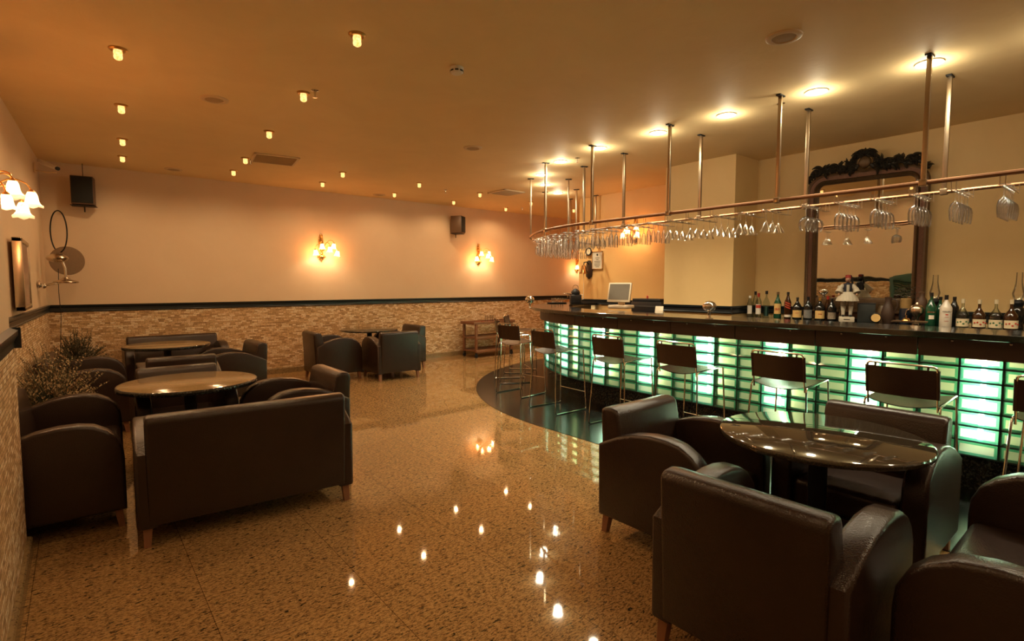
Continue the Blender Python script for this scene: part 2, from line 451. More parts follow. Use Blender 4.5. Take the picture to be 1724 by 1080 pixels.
# brown fascia boards, one per three block columns
GO, PITCH, RH, GZ0, NR = .20, .247, .111, .27, 7
def gs(i):  # arc length (front edge) of block boundary i, glass plane at offset GO
    s_str = SL - (SL - (.91 - Y0)) # position of the boundary at y=.91
    g = .91 - Y0 + i * PITCH       # arc length along the glass plane
    if g <= SL: return g
    return SL + (g - SL) * AR / (AR - GO)
i0 = -11; i1 = i0
while gs(i1 + 1) < STOT - .02: i1 += 1
for i in range(i0, i1, 3):
    sa, sb = gs(i) + .004, min(gs(i + 3), STOT) - .004
    ss = [sa + (sb - sa) * k / 6 for k in range(7)]
    bb = MB(); sweep(bb, [(.135, 1.003), (.16, 1.003), (.16, 1.151), (.135, 1.151)], ss)
    o = bb.build('fascia_panel', M_FASCIA, bar, smooth=30)
    for q in (.28, .72):
        p, nn, a = bar_pt(sa + (sb - sa) * q, .131)
        MB().ball((0, 0, 0), (.011, .011, .011), 8, 5).build('screw_cap', M_CHROME, o, (p.x, p.y, 1.128))
bb = MB(); ssg = [gs(i) for i in range(i0, i1 + 1)]
sweep(bb, [(.25, 0.0), (.27, 0.0), (.27, GZ0 - .004), (.25, GZ0 - .004)], ssg); bb.build('kick_plate', M_BLACKGR, bar, smooth=30)
# glass blocks: green side walls, bevelled rim, patterned centre pane; dark joints
def glass_block_mats():
    rim = bpy.data.materials.new('green_block_rim'); rim.use_nodes = True; t = rim.node_tree; t.nodes.clear()
    out = N(t, 'ShaderNodeOutputMaterial'); m1 = N(t, 'ShaderNodeMixShader'); m2 = N(t, 'ShaderNodeMixShader')
    tr = N(t, 'ShaderNodeBsdfTransparent'); tl = N(t, 'ShaderNodeBsdfTranslucent'); gl = N(t, 'ShaderNodeBsdfGlossy')
    tr.inputs[0].default_value = (.12, .50, .32, 1); tl.inputs[0].default_value = (.12, .52, .33, 1); gl.inputs['Roughness'].default_value = .08
    m1.inputs[0].default_value = .45; m2.inputs[0].default_value = .07
    t.links.new(tr.outputs[0], m1.inputs[1]); t.links.new(tl.outputs[0], m1.inputs[2]); t.links.new(m1.outputs[0], m2.inputs[1]); t.links.new(gl.outputs[0], m2.inputs[2]); t.links.new(m2.outputs[0], out.inputs[0])
    pane = bpy.data.materials.new('wavy_block_pane'); pane.use_nodes = True; t = pane.node_tree; t.nodes.clear()
    out = N(t, 'ShaderNodeOutputMaterial'); m1 = N(t, 'ShaderNodeMixShader'); m2 = N(t, 'ShaderNodeMixShader')
    tr = N(t, 'ShaderNodeBsdfTransparent'); tl = N(t, 'ShaderNodeBsdfTranslucent'); gl = N(t, 'ShaderNodeBsdfGlossy'); gl.inputs['Roughness'].default_value = .06
    v = coords(t, (1, 1, 1)); n = noise(t, v, 26, 2, .5, 2.0)
    t.links.new(ramp(t, n, [(.35, (.60, .76, .56)), (.65, (.84, .92, .76))]), tr.inputs[0])
    tl.inputs[0].default_value = (.62, .80, .60, 1); m1.inputs[0].default_value = .40; m2.inputs[0].default_value = .05
    t.links.new(tr.outputs[0], m1.inputs[1]); t.links.new(tl.outputs[0], m1.inputs[2]); t.links.new(m1.outputs[0], m2.inputs[1]); t.links.new(gl.outputs[0], m2.inputs[2]); t.links.new(m2.outputs[0], out.inputs[0])
    return rim, pane
M_RIM, M_PANE = glass_block_mats()
M_JOINT = simple('dark_block_joint', (.010, .030, .026), .6, var=.2)
bb = MB(); jb = MB()
def gp(i, f, off, z):
    """point inside block column i at fraction f, off beyond the glass plane"""
    s = gs(i) + (gs(i + 1) - gs(i)) * f
    p, _, _ = bar_pt(s, GO + off); return (p.x, p.y, z)
for i in range(i0, i1):
    for r in range(NR):
        z0 = GZ0 + r * RH + .006; z1 = GZ0 + (r + 1) * RH - .006; e = .007 / PITCH
        fa, fb = e, 1 - e; g = .019; ga, gb = fa + g / PITCH, fb - g / PITCH; za, zb = z0 + g, z1 - g
        o_ = [gp(i, fa, 0, z0), gp(i, fb, 0, z0), gp(i, fb, 0, z1), gp(i, fa, 0, z1)]
        q_ = [gp(i, ga, .007, za), gp(i, gb, .007, za), gp(i, gb, .007, zb), gp(i, ga, .007, zb)]
        k_ = [gp(i, fa, .07, z0), gp(i, fb, .07, z0), gp(i, fb, .07, z1), gp(i, fa, .07, z1)]
        bb.add(o_ + q_ + k_, [(0, 1, 5, 4), (1, 2, 6, 5), (2, 3, 7, 6), (3, 0, 4, 7), (0, 1, 9, 8), (1, 2, 10, 9), (2, 3, 11, 10), (3, 0, 8, 11)], 0)
        bb.add(q_, [(0, 1, 2, 3)], 1)
ssj = []
for i in range(i0, i1 + 1): ssj.append(gs(i))
for r in range(NR + 1):
    z = GZ0 + r * RH
    if z > 1.08: continue
    sweep(jb, [(GO + .003, z - .006), (GO + .075, z - .006), (GO + .075, z + .006), (GO + .003, z + .006)], ssj)
for i in range(i0, i1 + 1):
    p, nn, a = bar_pt(gs(i), GO + .039)
    jb.box((0, 0, 0), (.072, .014, NR * RH), M=TR((p.x, p.y, GZ0 + NR * RH / 2), (0, 0, -a)))
bb.build('glass_block_panel', [M_RIM, M_PANE], bar, smooth=0)
jb.build('block_joint_grid', M_JOINT, bar, smooth=0)
bb = MB(); sweep(bb, [(GO + .19, GZ0 - .02), (GO + .21, GZ0 - .02), (GO + .21, 1.15), (GO + .19, 1.15)], ssj)
bb.build('back_panel', simple('cream_light_box', (.60, .58, .30), .7, var=.06), bar, smooth=30)
bb = MB(); sweep(bb, [(.16, 1.06), (GO + .19, 1.06), (GO + .19, 1.075), (.16, 1.075)], ssj); bb.build('light_box_lid', M_CREAM, bar, smooth=30)
M_TUBE = emis('fluorescent_tube', (.95, 1.0, .93), 28)
for i in range(i0 + 1, i1, 3):
    p, nn, a = bar_pt((gs(i) + gs(i + 1)) / 2, GO + .115)
    bb = MB(); bb.tube([(0, 0, GZ0 + .10), (0, 0, 1.04)], .016, 10)
    bb.build('fluorescent_tube', M_TUBE, bar, (p.x, p.y, 0))
bb = MB(); sweep(bb, [(.56, 0), (.58, 0), (.58, 1.151), (.56, 1.151)], ssj); bb.build('rear_panel', M_BLACK, bar, smooth=30)

# back counter along the mirror wall
cab = thing('back_counter', 'low black back counter under the gilt mirror holding the bottles', 'counter', (6.92, .2, 0))
MB().box((0, 0, .54), (.53, 6.5, 1.08), .004).build('body', M_BLACK, cab)
MB().box((-.01, 0, 1.10), (.56, 6.54, .04), .006).build('worktop', M_BLACKGR, cab)
cab2 = thing('service_counter', 'black service counter against the orange wall behind the bar', 'counter', (7.41, 5.62, 0))
MB().box((0, 0, .5), (.52, 1.8, 1.0), .004).build('body', M_BLACK, cab2)
MB().box((-.01, 0, 1.02), (.54, 1.84, .04), .006).build('worktop', M_BLACKGR, cab2)

# ------------------------------------------------------------------ glass rack above the bar
rack = thing('glass_rack', 'curved copper pipe rack hung on posts over the bar for stemmed glasses', 'rack')
RZ = 2.30; RF, RR = -.02, .58
bb = MB(); bb.tube([(*bar_pt(s, RF)[0], RZ) for s in [.4 + i * .4 for i in range(15)] + [SL + AR * AEND * i / 40 for i in range(1, 41)]], .017, 8)
bb.build('front_rail', M_COPPER, rack)
bb = MB(); bb.tube([(*bar_pt(s, RR)[0], RZ) for s in [.4 + i * .4 for i in range(15)] + [SL + AR * AEND * i / 40 for i in range(1, 41)]], .015, 8)
bb.build('rear_rail', M_COPPER, rack)
ys = [-.95, .1, 1.14, 2.2, 3.33, 4.41]
front_posts = [y - Y0 for y in ys] + [SL + AR * a for a in (.35, .72, 1.14, 1.46)]
rear_posts = [y - Y0 for y in ys] + [SL + AR * a for a in (.36, .745, 1.14, 1.46)]
for lst, off in ((front_posts, RF), (rear_posts, RR)):
    for s in lst:
        p, nn, a = bar_pt(s, off)
        MBp = MB(); MBp.box((0, 0, (RZ + HC) / 2), (.026, .032, HC - RZ), .003); MBp.box((0, 0, RZ), (.05, .05, .05), .006)
        po = MBp.build('post', M_POST, rack, (p.x, p.y, 0), (0, 0, -a))
        MB().box((0, 0, HC - .006), (.10, .04, .012), .002).build('ceiling_flange', M_BLACKM, po)
# ------------------------------------------------------------------ stemmed glasses (upside down: foot at z=0, rim below)
def gl_mesh(kind):
    if kind == 'flute': prof = [(.0005, 0), (.030, -.002), (.031, -.004), (.008, -.009), (.0045, -.013), (.004, -.075), (.012, -.090), (.022, -.115), (.026, -.16), (.025, -.195), (.0225, -.218)]
    elif kind == 'wine': prof = [(.0005, 0), (.033, -.002), (.034, -.004), (.008, -.010), (.0045, -.02), (.004, -.085), (.012, -.093), (.030, -.112), (.037, -.145), (.035, -.19), (.030, -.228)]
    elif kind == 'balloon': prof = [(.0005, 0), (.036, -.002), (.037, -.004), (.009, -.009), (.005, -.013), (.0045, -.095), (.02, -.100), (.046, -.122), (.056, -.155), (.053, -.19), (.042, -.220)]
    else: prof = [(.0005, 0), (.036, -.002), (.037, -.004), (.008, -.010), (.0045, -.02), (.004, -.105), (.008, -.112), (.022, -.132), (.056, -.205)]
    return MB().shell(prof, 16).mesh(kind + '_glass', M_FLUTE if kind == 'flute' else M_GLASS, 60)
GM = {k: gl_mesh(k) for k in ('flute', 'wine', 'balloon', 'martini')}
GNAME = {'flute': 'hanging_champagne_flute', 'wine': 'hanging_wine_glass', 'balloon': 'hanging_balloon_glass', 'martini': 'hanging_martini_glass'}
GSAY = {'flute': 'champagne flute', 'wine': 'wine glass', 'balloon': 'round balloon glass', 'martini': 'cone shaped martini glass'}
ORD = ['first', 'second', 'third', 'fourth', 'fifth', 'sixth', 'seventh', 'eighth', 'ninth', 'tenth', 'eleventh', 'twelfth', 'thirteenth', 'fourteenth', 'fifteenth',
       'sixteenth', 'seventeenth', 'eighteenth', 'nineteenth', 'twentieth', 'twenty-first', 'twenty-second', 'twenty-third', 'twenty-fourth', 'twenty-fifth', 'twenty-sixth', 'twenty-seventh', 'twenty-eighth', 'twenty-ninth', 'thirtieth']
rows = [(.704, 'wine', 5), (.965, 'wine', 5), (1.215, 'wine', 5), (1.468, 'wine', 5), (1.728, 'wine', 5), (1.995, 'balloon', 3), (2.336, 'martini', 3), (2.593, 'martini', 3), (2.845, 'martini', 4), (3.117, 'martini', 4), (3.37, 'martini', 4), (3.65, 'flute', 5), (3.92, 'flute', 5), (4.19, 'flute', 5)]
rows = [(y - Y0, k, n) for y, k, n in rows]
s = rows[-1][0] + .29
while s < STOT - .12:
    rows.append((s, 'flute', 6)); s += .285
GZ = 2.245
for ri, (s, kind, n) in enumerate(rows):
    bb = MB()
    for side in (-.0145, .0145):
        pa, nn, a = bar_pt(s, RF + .02); pb, _, _ = bar_pt(s, RR - .02)
        tn = Vector((-nn.y, nn.x)) * side
        bb.tube([(pa.x + tn.x, pa.y + tn.y, RZ - .004), (pa.x + tn.x, pa.y + tn.y, GZ - .0175), (pb.x + tn.x, pb.y + tn.y, GZ - .0175), (pb.x + tn.x, pb.y + tn.y, RZ - .004)], .003, 5)
    bb.build('glass_runner', M_POST, rack)
    for gi in range(n):
        step = {'balloon': .125, 'martini': .120}.get(kind, .092 if n < 6 else .087)
        off = RF + .10 + gi * step + random.uniform(-.006, .006)
        p, nn, a = bar_pt(s, off)
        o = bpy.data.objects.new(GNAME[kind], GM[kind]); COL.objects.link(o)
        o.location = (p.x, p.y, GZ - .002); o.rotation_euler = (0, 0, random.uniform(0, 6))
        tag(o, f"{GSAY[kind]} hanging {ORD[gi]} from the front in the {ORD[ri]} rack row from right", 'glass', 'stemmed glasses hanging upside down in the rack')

# ------------------------------------------------------------------ armchairs and loveseats (local: facing +y)
ARM_PROF = [(-.37, .115), (-.375, .56), (-.31, .595), (-.23, .635), (-.12, .672), (0, .690), (.10, .690), (.19, .675), (.265, .635), (.315, .585), (.345, .52), (.352, .44), (.352, .115)]
def make_seat(name, label, cat, w, group):
    t = thing(name, label, cat, group=group)
    at = .115
    for sx in (-1, 1):
        bb = MB(); bb.prism(ARM_PROF, at, 'yz', 0, .022, 3)
        bb.build('armrest', M_LEATHER, t, (sx * (w / 2 - at / 2), 0, 0), smooth=50)
    bw = w - .115
    back = [(-.375, .13), (-.405, .735), (-.402, .765), (-.38, .78), (-.33, .785), (-.285, .772), (-.27, .74), (-.21, .42), (-.21, .13)]
    bb = MB(); bb.prism(back, bw, 'yz', 0, .022, 3)
    bb.build('backrest', M_LEATHER, t, smooth=50)
    iw = w - 2 * at - .006
    bb = MB(); bb.box((0, .055, .345), (iw, .56, .17), .04, 4)
    bb.build('seat', M_LEATHER, t, smooth=60)
    bb = MB(); bb.box((0, .04, .19), (iw + .06, .58, .15), .012, 2)
    bb.build('base', M_LEATHER, t)
    for sx in (-1, 1):
        for sy, yy in ((-1, -.325), (1, .30)):
            bb = MB(); x = sx * (w / 2 - .055)
            q = [(-.024, -.024), (.024, -.024), (.024, .024), (-.024, .024)]; ta = .74
            vs = [(x + a * ta + sx * .006, yy + c * ta + sy * .018, 0) for a, c in q] + [(x + a, yy + c, .13) for a, c in q]
            bb.add(vs, [(0, 1, 2, 3), (4, 5, 6, 7), (0, 1, 5, 4), (1, 2, 6, 5), (2, 3, 7, 6), (3, 0, 4, 7)])
            bb.build('leg', M_LEGWOOD, t, smooth=0)
    return t
G1, G2, G3, G4 = 'seats at the right-hand round table', 'seats at the near left round table', 'seats at the far left round table', 'armchairs at the table by the stone wall'
R = math.radians
ac = make_seat('armchair', 'brown leather armchair turned side-on at the left of the right-hand table', 'armchair', .76, G1)
ac.location = (2.84, 1.782, 0); ac.rotation_euler = (0, 0, PI)
dup(ac, 'foreground brown leather armchair with its back to the viewer, at the dark right-hand table', (2.24, .95, 0), R(-90), G1)
dup(ac, 'brown leather armchair facing the viewer between the right-hand table and the bar stools', (3.52, 1.035, 0), R(90), G1)
dup(ac, 'brown leather armchair at the far side of the near left table, back top visible', (.70, 5.50, 0), R(180), G2)
dup(ac, 'brown leather armchair right of the near left table, its back toward the room', (1.42, 4.77, 0), R(90), G2)
dup(ac, 'brown leather armchair back-to-back with the seat behind the near left table', (.84, 6.95, 0), R(0), G3)
dup(ac, 'brown leather armchair at the right side of the far left table', (1.50, 7.72, 0), R(92), G3)
dup(ac, 'brown leather armchair left of the small table by the stone wall, seen in profile', (3.24, 8.62, 0), R(-92), G4)
dup(ac, 'brown leather armchair with its back to the viewer at the stone wall table', (4.03, 8.12, 0), R(-3), G4)
dup(ac, 'brown leather armchair right of the table by the stone wall, mostly hidden', (4.60, 8.95, 0), R(92), G4)
lv = make_seat('loveseat', 'large brown leather loveseat with its back to the viewer, left foreground', 'loveseat', 1.28, G2)
lv.location = (.868, 4.01, 0); lv.rotation_euler = (0, 0, R(-3.6))
dup(lv, 'dark leather loveseat along the left wall, side arm toward the viewer', (-.102, 4.75, 0), R(-92.3), G2).scale = (1, .9, 1)
dup(lv, 'leather loveseat along the left wall beside the far left table', (.055, 7.40, 0), R(-92), G3)
dup(lv, 'leather loveseat against the back stone wall behind the far left table', (1.10, 9.13, 0), R(180), G3)
dup(lv, 'brown leather loveseat cut off by the right bottom corner of the frame', (2.74, .17, 0), R(0), G1)

# ------------------------------------------------------------------ round tables
def make_table(label, top):
    t = thing('round_table', label, 'table', group='round pedestal tables')
    MB().lathe([(.001, .715), (.485, .715), (.497, .720), (.5, .730), (.5, .738), (.497, .746), (.49, .75), (.001, .75)], 64).build('tabletop', top, t, smooth=35)
    MB().lathe([(.045, .02), (.045, .70), (.10, .705), (.10, .715)], 20).build('column', M_BLACKM, t)
    MB().lathe([(.001, 0), (.20, 0), (.21, .008), (.195, .02), (.08, .035), (.05, .05), (.001, .05)], 32).build('base', M_BLACKM, t)
    return t
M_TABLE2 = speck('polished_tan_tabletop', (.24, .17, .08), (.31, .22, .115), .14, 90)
tb = make_table('round dark granite table amid the leather seats in the right foreground', M_TABLE); tb.location = (3.05, 1.11, 0)
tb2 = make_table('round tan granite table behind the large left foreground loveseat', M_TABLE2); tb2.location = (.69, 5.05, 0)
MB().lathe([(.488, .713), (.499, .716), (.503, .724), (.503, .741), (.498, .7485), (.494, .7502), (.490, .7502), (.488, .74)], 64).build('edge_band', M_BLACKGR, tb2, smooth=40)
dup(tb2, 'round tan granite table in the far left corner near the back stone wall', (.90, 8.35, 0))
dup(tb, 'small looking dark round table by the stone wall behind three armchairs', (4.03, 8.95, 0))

# ------------------------------------------------------------------ bar stools (local: facing +y, toward the bar)
def make_stool(label):
    t = thing('bar_stool', label, 'bar stool', group='wire frame bar stools along the bar')
    def fillet(pts, r, n=4):
        pts = [Vector(p) for p in pts]; out = [pts[0]]
        for a, p, c in zip(pts, pts[1:], pts[2:]):
            u = (a - p).normalized() * min(r, (a - p).length * .45); w = (c - p).normalized() * min(r, (c - p).length * .45)
            for k in range(n + 1):
                q = k / n; out.append((p + u) * (1 - q) ** 2 + p * 2 * q * (1 - q) + (p + w) * q ** 2)
        out.append(pts[-1]); return out
    for sx in (-1, 1):
        bb = MB()
        path = [(sx * .205, .235, .752), (sx * .205, .25, .752), (sx * .235, .275, .008), (sx * .25, -.235, .008), (sx * .215, -.205, .735), (sx * .205, .235, .752)]
        bb.tube(fillet(path, .03), .0075, 8)
        bb.build('side_frame', M_CHROME, t)
    bb = MB(); bb.tube(fillet([(-.2, -.19, .70), (-.2, -.245, 1.005), (.2, -.245, 1.005), (.2, -.19, .70)], .03), .0075, 8)
    bb.build('back_frame', M_CHROME, t)
    bb = MB(); bb.tube([(-.232, .268, .22), (.232, .268, .22)], .007, 8); bb.build('footrest', M_CHROME, t)
    def seat(u, v):
        x = -.205 + .41 * u; return (x, -.205 + .45 * v, .745 + .012 * v - .035 * (1 - (x / .205) ** 2) * (1 - .4 * v))
    bb = MB(); bb.grid(seat, 12, 8); bb.grid(lambda u, v: tuple(a - d for a, d in zip(seat(u, v), (0, 0, .006))), 12, 8)
    bb.build('seat', M_LEATHER2, t)
    def back(u, v, d=0):
        x = -.203 + .406 * u; z = .785 + .195 * v
        return (x, -.205 - (z - .735) * .155 - .030 * (1 - (x / .203) ** 2) + d, z)
    bb = MB(); bb.grid(back, 10, 4); bb.grid(lambda u, v: back(u, v, .010), 10, 4)
    for v in (0, 1): bb.grid(lambda u, w: back(u, v, .010 * w), 10, 1)
    for uu in (-.203, .203):
        bb.tube([(uu, -.205 - (.785 - .735) * .155 + .005, .785), (uu, -.205 - (.98 - .735) * .155 + .005, .98)], .011, 8)
    for uu in (-.15, .15): bb.box((uu, -.243, .992), (.012, .008, .03))
    bb.build('backrest', M_LEATHER2, t)
    return t
st = None
spots = [(4.545, .30, -90, 'wire framed bar stool cut by the right edge, nearest stool of the bar row'),
         (4.545, 1.07, -91, 'bar stool behind the right armchair, second nearest along the bar'),
         (4.545, 1.90, -90, 'bar stool behind the right-hand granite table, third nearest along the bar'),
         (4.545, 2.83, -91, 'bar stool seen just above the right-hand armchair, fourth nearest along the bar'),
         (4.535, 3.65, -91, 'bar stool with all legs bare on the dark floor band, fifth nearest'),
         (4.545, 4.66, -93, 'bar stool at the start of the bar curve, sixth nearest'),
         (4.80, 5.66, -86, 'bar stool on the curve seen in profile, seventh nearest'),
         (5.33, 6.50, -118, 'bar stool on the bar curve, eighth nearest, its leather back catching light'),
         (6.02, 7.12, -140, 'farthest bar stool at the end of the bar near the serving cart')]
for x, y, a, lab in spots:
    if st is None: st = make_stool(lab)
    o = st if st.location.length < 1e-6 else dup(st, lab)
    o.location = (x, y, .004); o.rotation_euler = (0, 0, R(a))

# ------------------------------------------------------------------ ceiling fittings
WARM = (1.0, .63, .33); AMBER = (1.0, .65, .33)
M_LAMPGL = None
def lamp_glass_mat():
    m = bpy.data.materials.new('amber_lamp_glass'); m.use_nodes = True; t = m.node_tree; t.nodes.clear()
    out = N(t, 'ShaderNodeOutputMaterial'); em = N(t, 'ShaderNodeEmission'); tr = N(t, 'ShaderNodeBsdfTransparent'); mx = N(t, 'ShaderNodeMixShader')
    n = noise(t, coords(t), 60, 2); c = ramp(t, n, [(.35, (1, .40, .08)), (.62, (1, .66, .26))])
    t.links.new(c, em.inputs[0]); em.inputs[1].default_value = .85; tr.inputs[0].default_value = (1, .8, .5, 1); mx.inputs[0].default_value = .8
    t.links.new(tr.outputs[0], mx.inputs[1]); t.links.new(em.outputs[0], mx.inputs[2]); t.links.new(mx.outputs[0], out.inputs[0]); return m
M_LAMPGL = lamp_glass_mat()
def make_lamp(label):
    t = thing('ceiling_lamp', label, 'ceiling lamp', group='small amber glass ceiling lamps')
    MB().lathe([(.001, HC - .001), (.056, HC - .001), (.056, HC - .006), (.046, HC - .016), (.036, HC - .016), (.034, HC - .004)], 24).build('trim_ring', M_BRASS, t)
    bb = MB(); bb.shell([(.026, HC - .012), (.028, HC - .027), (.026, HC - .042), (.028, HC - .058), (.025, HC - .070), (.015, HC - .077), (.0005, HC - .079)], 18)
    bb.build('glass_shade', M_LAMPGL, t)
    return t
LAMPS = [(.297, 4.772), (1.522, 3.488), (.393, 6.224), (1.601, 4.816), (.478, 7.643), (1.696, 6.245), (.532, 8.657), (1.796, 7.746), (1.85, 8.694), (3.137, 7.796), (3.184, 8.768), (4.435, 7.806), (4.564, 8.947), (5.774, 7.954), (5.9, 9.02), (7.189, 8.145), (7.3, 9.1), (8.595, 8.304)]
LAMPL = ['nearest amber ceiling lamp of the column along the left wall', 'nearest amber ceiling lamp, alone at top centre of the ceiling', 'second nearest amber ceiling lamp of the left wall column',
         'amber ceiling lamp beside a sprinkler head, second of the middle column', 'third amber ceiling lamp of the left wall column', 'third amber ceiling lamp of the middle column, before the air vent',
         'farthest amber ceiling lamp of the left wall column', 'amber ceiling lamp at the corner of the square air vent', 'farthest amber ceiling lamp of the middle column by the back wall',
         'amber ceiling lamp right of the square air vent', 'amber ceiling lamp near the back wall above the larger wall sconce', 'amber ceiling lamp centred over the back wall between the two wall sconces',
         'amber ceiling lamp close to the back wall left of the corner loudspeaker', 'amber ceiling lamp left of the diamond shaped air vent', 'amber ceiling lamp beyond the diamond shaped vent by the back wall',
         'amber ceiling lamp behind the far end of the glass rack', 'amber ceiling lamp near the back wall behind the rack posts', 'farthest amber ceiling lamp in the passage beyond the bar']
LE = 8.5
lp = None
for (x, y), lab in zip(LAMPS, LAMPL):
    o = make_lamp(lab) if lp is None else dup(lp, lab)
    lp = lp or o
    o.location = (x, y, 0)
    light('lamp_light', 'SPOT', (x, y, HC - .085), LE * 1.08, AMBER, spot=R(165), blend=.6, radius=.025)
for x, y in [(.3, 3.4), (.3, 2.0), (.3, .6), (1.5, 2.1), (1.5, .7), (1.5, -.7), (2.8, -.7), (4.1, -.9), (.3, -.9), (2.8, -2), (5, -2)]:    # unseen lamps, added behind the viewer to light the room
    o = dup(lp, 'added unseen amber ceiling lamp above and behind the viewpoint'); o.location = (x, y, 0); o['group'] = 'added amber ceiling lamps behind the viewpoint'
    light('lamp_light', 'SPOT', (x, y, HC - .085), LE * .6, AMBER, spot=R(165), blend=.6, radius=.025)
M_DISC = emis('downlight_lamp', (1.0, .86, .66), 9)
def make_down(label):
    t = thing('downlight', label, 'downlight', group='white recessed downlights over the bar')
    MB().lathe([(.001, HC - .002), (.09, HC - .002), (.09, HC - .008), (.078, HC - .010), (.074, HC - .004)], 28).build('trim_ring', M_WHITEP, t)
    MB().lathe([(.001, HC - .0075), (.074, HC - .0075), (.073, HC - .004), (.001, HC - .004)], 28).build('lamp_disc', M_DISC, t)
    return t
DOWN = [(5.05, 1.18), (5.03, 1.965), (5.03, 2.788), (5.02, 3.58), (5.02, 4.43), (5.16, 5.24), (5.546, 6.04), (6.146, 6.60), (6.874, 7.05)]
dn = None
for i, (x, y) in enumerate(DOWN):
    lab = f'white recessed ceiling downlight above the bar, {ORD[i]} from the right end of the row'
    o = make_down(lab) if dn is None else dup(dn, lab); dn = dn or o; o.location = (x, y, 0)
    light('ceiling_glow_fill', 'POINT', (x, y, HC - .09), 2.5, (1.0, .88, .62), radius=.06)  # no lens here: point light added to brighten the ceiling
    light('downlight_beam', 'SPOT', (x, y, HC - .025), 43, (1.0, .86, .60), spot=R(125), blend=.8, radius=.06)
for x, y in [(5.05, .35), (5.05, -.5), (5.05, -1.3)]:  # unseen downlights, added because the room needs their light
    o = dup(dn, 'added unseen white recessed downlight above the bar outside the picture'); o.location = (x, y, 0); o['group'] = 'added downlights outside the picture'
    light('ceiling_glow_fill', 'POINT', (x, y, HC - .09), 2.5, (1.0, .88, .62), radius=.06)  # added ceiling-brightening point light, as in the visible row
    light('downlight_beam', 'SPOT', (x, y, HC - .025), 43, (1.0, .86, .60), spot=R(125), blend=.8, radius=.06)
def make_cspk(label):
    t = thing('ceiling_speaker', label, 'ceiling speaker', group='round ceiling speakers')
    MB().lathe([(.075, HC - .004), (.078, HC - .012), (.098, HC - .014), (.112, HC - .008), (.115, HC), (.075, HC)], 36).build('rim', M_CREAMP, t)
    MB().lathe([(.001, HC - .011), (.05, HC - .010), (.074, HC - .006), (.074, HC - .001), (.001, HC - .001)], 36).build('grille', M_GRILL, t)
    return t
cs = make_cspk('round ceiling speaker nearest the viewer, high above the bar stools'); cs.location = (3.766, 1.689, 0)
for x, y, l in [(1.034, 5.493, 'round ceiling speaker between the left and middle columns of amber lamps'), (3.822, 5.41, 'small pale round ceiling speaker at mid ceiling'), (1.158, 9.158, 'round ceiling speaker close to the back wall near the left loudspeaker'), (4.43, 9.3, 'round ceiling speaker close to the middle of the back wall')]:
    dup(cs, l, (x, y, 0))
t = thing('smoke_detector', 'white round smoke detector with dark slots on the ceiling', 'smoke detector', (2.34, 3.521, 0))
MB().lathe([(.001, HC), (.052, HC), (.054, HC - .012), (.050, HC - .022), (.050, HC - .036), (.040, HC - .046), (.001, HC - .048)], 28).build('body', M_WHITEP, t)
bb = MB()
for k in range(8): bb.box((0, 0, 0), (.004, .026, .012), M=TR((.050 * math.cos(k * PI / 4 + .2), .050 * math.sin(k * PI / 4 + .2), HC - .030), (0, 0, k * PI / 4 + .2)))
bb.build('slot', M_BLACK, t)
sp = thing('sprinkler_head', 'sprinkler head beside the second middle amber ceiling lamp', 'sprinkler', (1.66, 4.70, 0), group='ceiling sprinkler heads')
MB().lathe([(.001, HC), (.034, HC), (.034, HC - .004), (.010, HC - .010), (.008, HC - .03), (.006, HC - .05), (.006, HC - .055), (.020, HC - .057), (.020, HC - .060), (.001, HC - .061)], 14).build('body', M_CHROME, sp)
for x, y, l in [(1.872, 7.80, 'sprinkler head at the near corner of the square air vent'), (5.123, 8.094, 'sprinkler head on the ceiling near the back wall left of the vent'), (5.191, 4.957, 'sprinkler head between the rack posts over the bar curve'), (5.101, 2.294, 'sprinkler head beside a tall rack post over the straight bar'), (7.6, 8.9, 'sprinkler head on the ceiling behind the far end of the rack')]:
    dup(sp, l, (x, y, 0))
def vent(name, c, sz, rz, label):
    t = thing(name, label, 'air vent', (c[0], c[1], 0), rz, 'ceiling air vents')
    bb = MB()
    for sx in (-1, 1): bb.box((sx * sz / 2, 0, HC - .008), (.03, sz + .03, .016), .003); bb.box((0, sx * sz / 2, HC - .008), (sz + .03, .03, .016), .003)
    bb.build('frame', M_CREAMP, t)
    bb = MB()
    for k in range(14): bb.box((0, 0, 0), (sz - .03, .018, .003), M=TR((0, -sz / 2 + .03 + k * (sz - .06) / 13, HC - .010), (.7, 0, 0)))
    bb.box((0, 0, HC - .001), (sz - .02, sz - .02, .002)); bb.build('slats', M_CREAMP, t)
vent('ceiling_vent', (2.12, 7.58), .52, R(-8), 'square slatted ceiling air vent beside the middle amber lamps')
vent('ceiling_vent', (6.11, 7.60), .46, R(0), 'flat diamond looking ceiling air vent left of the rack posts')

